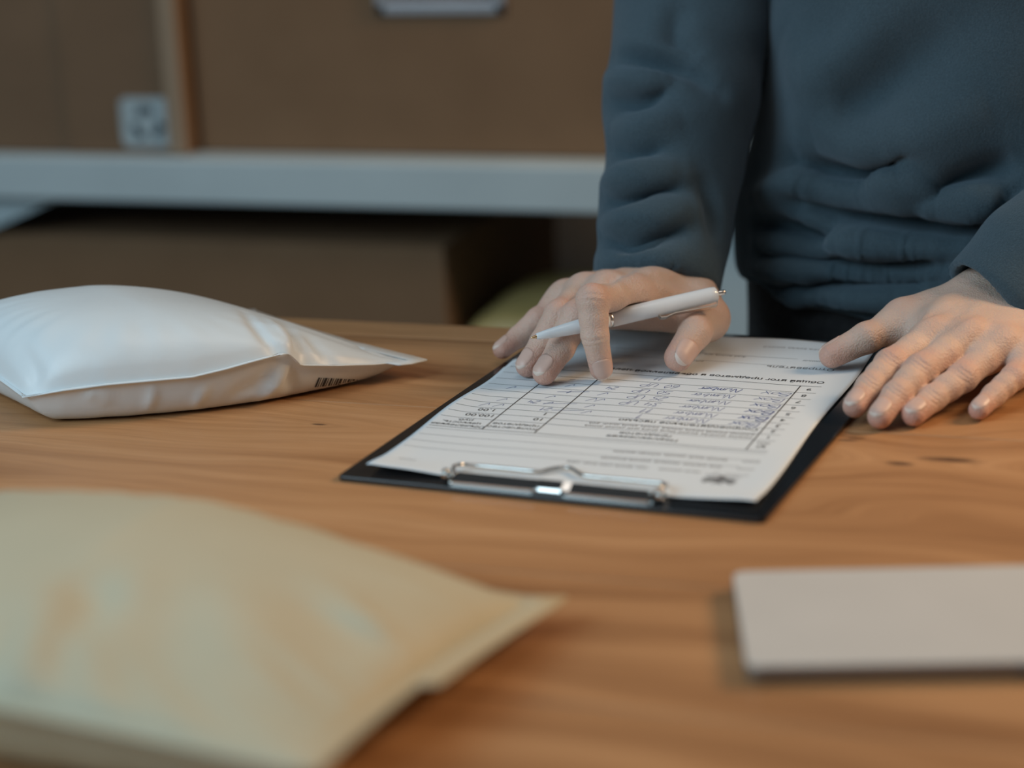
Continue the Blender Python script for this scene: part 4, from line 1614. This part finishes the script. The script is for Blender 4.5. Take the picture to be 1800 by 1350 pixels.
bm_obj('overlap_panel', box_bm(xf, xa - 0.012, yb - 0.0022, yb + 0.001, zt + 0.001, zt + 0.335, 0.0008, 1), M['card2'], c1)
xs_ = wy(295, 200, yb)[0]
bm_obj('corner_strip', box_bm(xs_, xa + 0.0005, yb - 0.006, yb, zt + 0.001, zt + 0.335, 0.002, 2), M['card_pale'], c1)  # upright front strip at the right corner, in paler cardboard colour
sc0, sc1 = wy(217, 258, yb - 0.003), wy(301, 172, yb - 0.003)
cx, cz = (sc0[0] + sc1[0]) / 2, (sc0[2] + sc1[2]) / 2
hw, hh = (sc1[0] - sc0[0]) / 2, (sc1[2] - sc0[2]) / 2
b = rounded_slab(2 * hw, 2 * hh, 0.0008, 0.008, 0)
mt = Matrix.Translation((cx, yb - 0.0024, cz)) @ Matrix.Rotation(math.radians(90), 4, 'X')
st = bm_obj('sticker', b, M['sticker'], c1, False, mt)
parts = []


def front_poly(pts, y):
    return [(cx + p[0] * hw, y, cz + p[1] * hw) for p in pts], [tuple(range(len(pts)))]


for k_ in range(3):                  # three chasing arrows
    a0 = math.radians(90 + 120 * k_)
    arc = [(0.36 * math.cos(a0 + t_), 0.36 * math.sin(a0 + t_) - 0.05) for t_ in np.linspace(-0.55, 0.35, 6)]
    arc2 = [(0.62 * math.cos(a0 + t_), 0.62 * math.sin(a0 + t_) - 0.05) for t_ in np.linspace(0.35, -0.55, 6)]
    parts.append(front_poly(arc + arc2, yb - 0.0036))
    a1 = a0 + 0.35
    tri = [(0.26 * math.cos(a1), 0.26 * math.sin(a1) - 0.05), (0.74 * math.cos(a1), 0.74 * math.sin(a1) - 0.05), (0.48 * math.cos(a1 + 0.55), 0.48 * math.sin(a1 + 0.55) - 0.05)]
    parts.append(front_poly(tri, yb - 0.0037))
V, Fc = merge(parts)
mesh_obj('recycling_mark', V, Fc, M['sticker_ink'], st, False)

# right carton with the metal label holder
xe = wy(1225, 150, yb + 0.02)[0]
c2 = carton('cardboard_box', 'large brown cardboard box with a metal label holder on the upper shelf', xb, xe, yb + 0.02, yb + 0.40, zt + 0.0005, zt + 0.36, M['card'])
h0, h1 = wy(661, 25, yb + 0.018), wy(890, 25, yb + 0.018)
hx0, hx1, hz = h0[0], h1[0], (h0[2] + h1[2]) / 2
hhgt = 0.075
yh = yb + 0.02
LCARD = (box_bm(hx0 + 0.004, hx1 - 0.004, yh - 0.0015, yh, hz + 0.006, hz + hhgt, 0.0003, 1))
wf = 0.011
parts = []
hold = bmesh.new()
for (x0, x1, z0, z1) in ((hx0, hx1, hz, hz + wf), (hx0, hx0 + wf, hz, hz + hhgt), (hx1 - wf, hx1, hz, hz + hhgt), (hx0, hx1, hz + hhgt - 0.004, hz + hhgt)):
    box_bm(x0, x1, yh - 0.005, yh - 0.001, z0, z1, 0.0018, 2, hold)
lh = bm_obj('label_holder', hold, M['holder'], c2)
bm_obj('label_card', LCARD, M['holder_card'], lh)

# carton under the deck, a mailer beside it and dark wrapped parcels further in
x1 = wy(783, 480, SY + 0.03)[0]
z1 = (wy(200, 420, SY + 0.03)[2] + wy(760, 432, SY + 0.03)[2]) / 2
c3 = carton('cardboard_box', 'low flat cardboard box on the shaded lower shelf under the deck', x1 - 0.62, x1, SY + 0.03, SY + 0.40, zlow + 0.0005, z1 - 0.003, M['card'])

lfz = zlow - TABLE_Z


def wfit(P):                         # world -> measuring frame
    return (np.asarray(P, float) - SHIFT) @ RZ


mx0 = max(wy(814, 540, SY + 0.10)[0], x1 + 0.008)
zk = wy(920, 498, SY + 0.14)[2]
mh = zk - zlow
mw_ = min(0.26, xp - 0.034 - mx0)
crn = [(mx0, SY + 0.05), (mx0 + mw_, SY + 0.045), (mx0 + mw_, SY + 0.25), (mx0 + 0.004, SY + 0.26)]
cz_ = [zlow + mh * 0.5] * 4
cr4 = [wfit((x_, y_, z_)) for (x_, y_), z_ in zip(crn, cz_)]
V, Fq, k0 = mailer(*cr4, lambda S_, T_: mh + 0 * S_, None, flange=0.002, n=(60, 44), sharp=0.22, seed=5, zfloor=lfz, contact=0.14)
om = thing('kraft_mailer', 'ochre kraft mailer lying on the lower shelf beside the flat box', 'mailer', (mx0 + mw_ / 2, SY + 0.15, zlow))
mesh_obj('pouch', W(V), Fq, M['kraft_dark'], om)
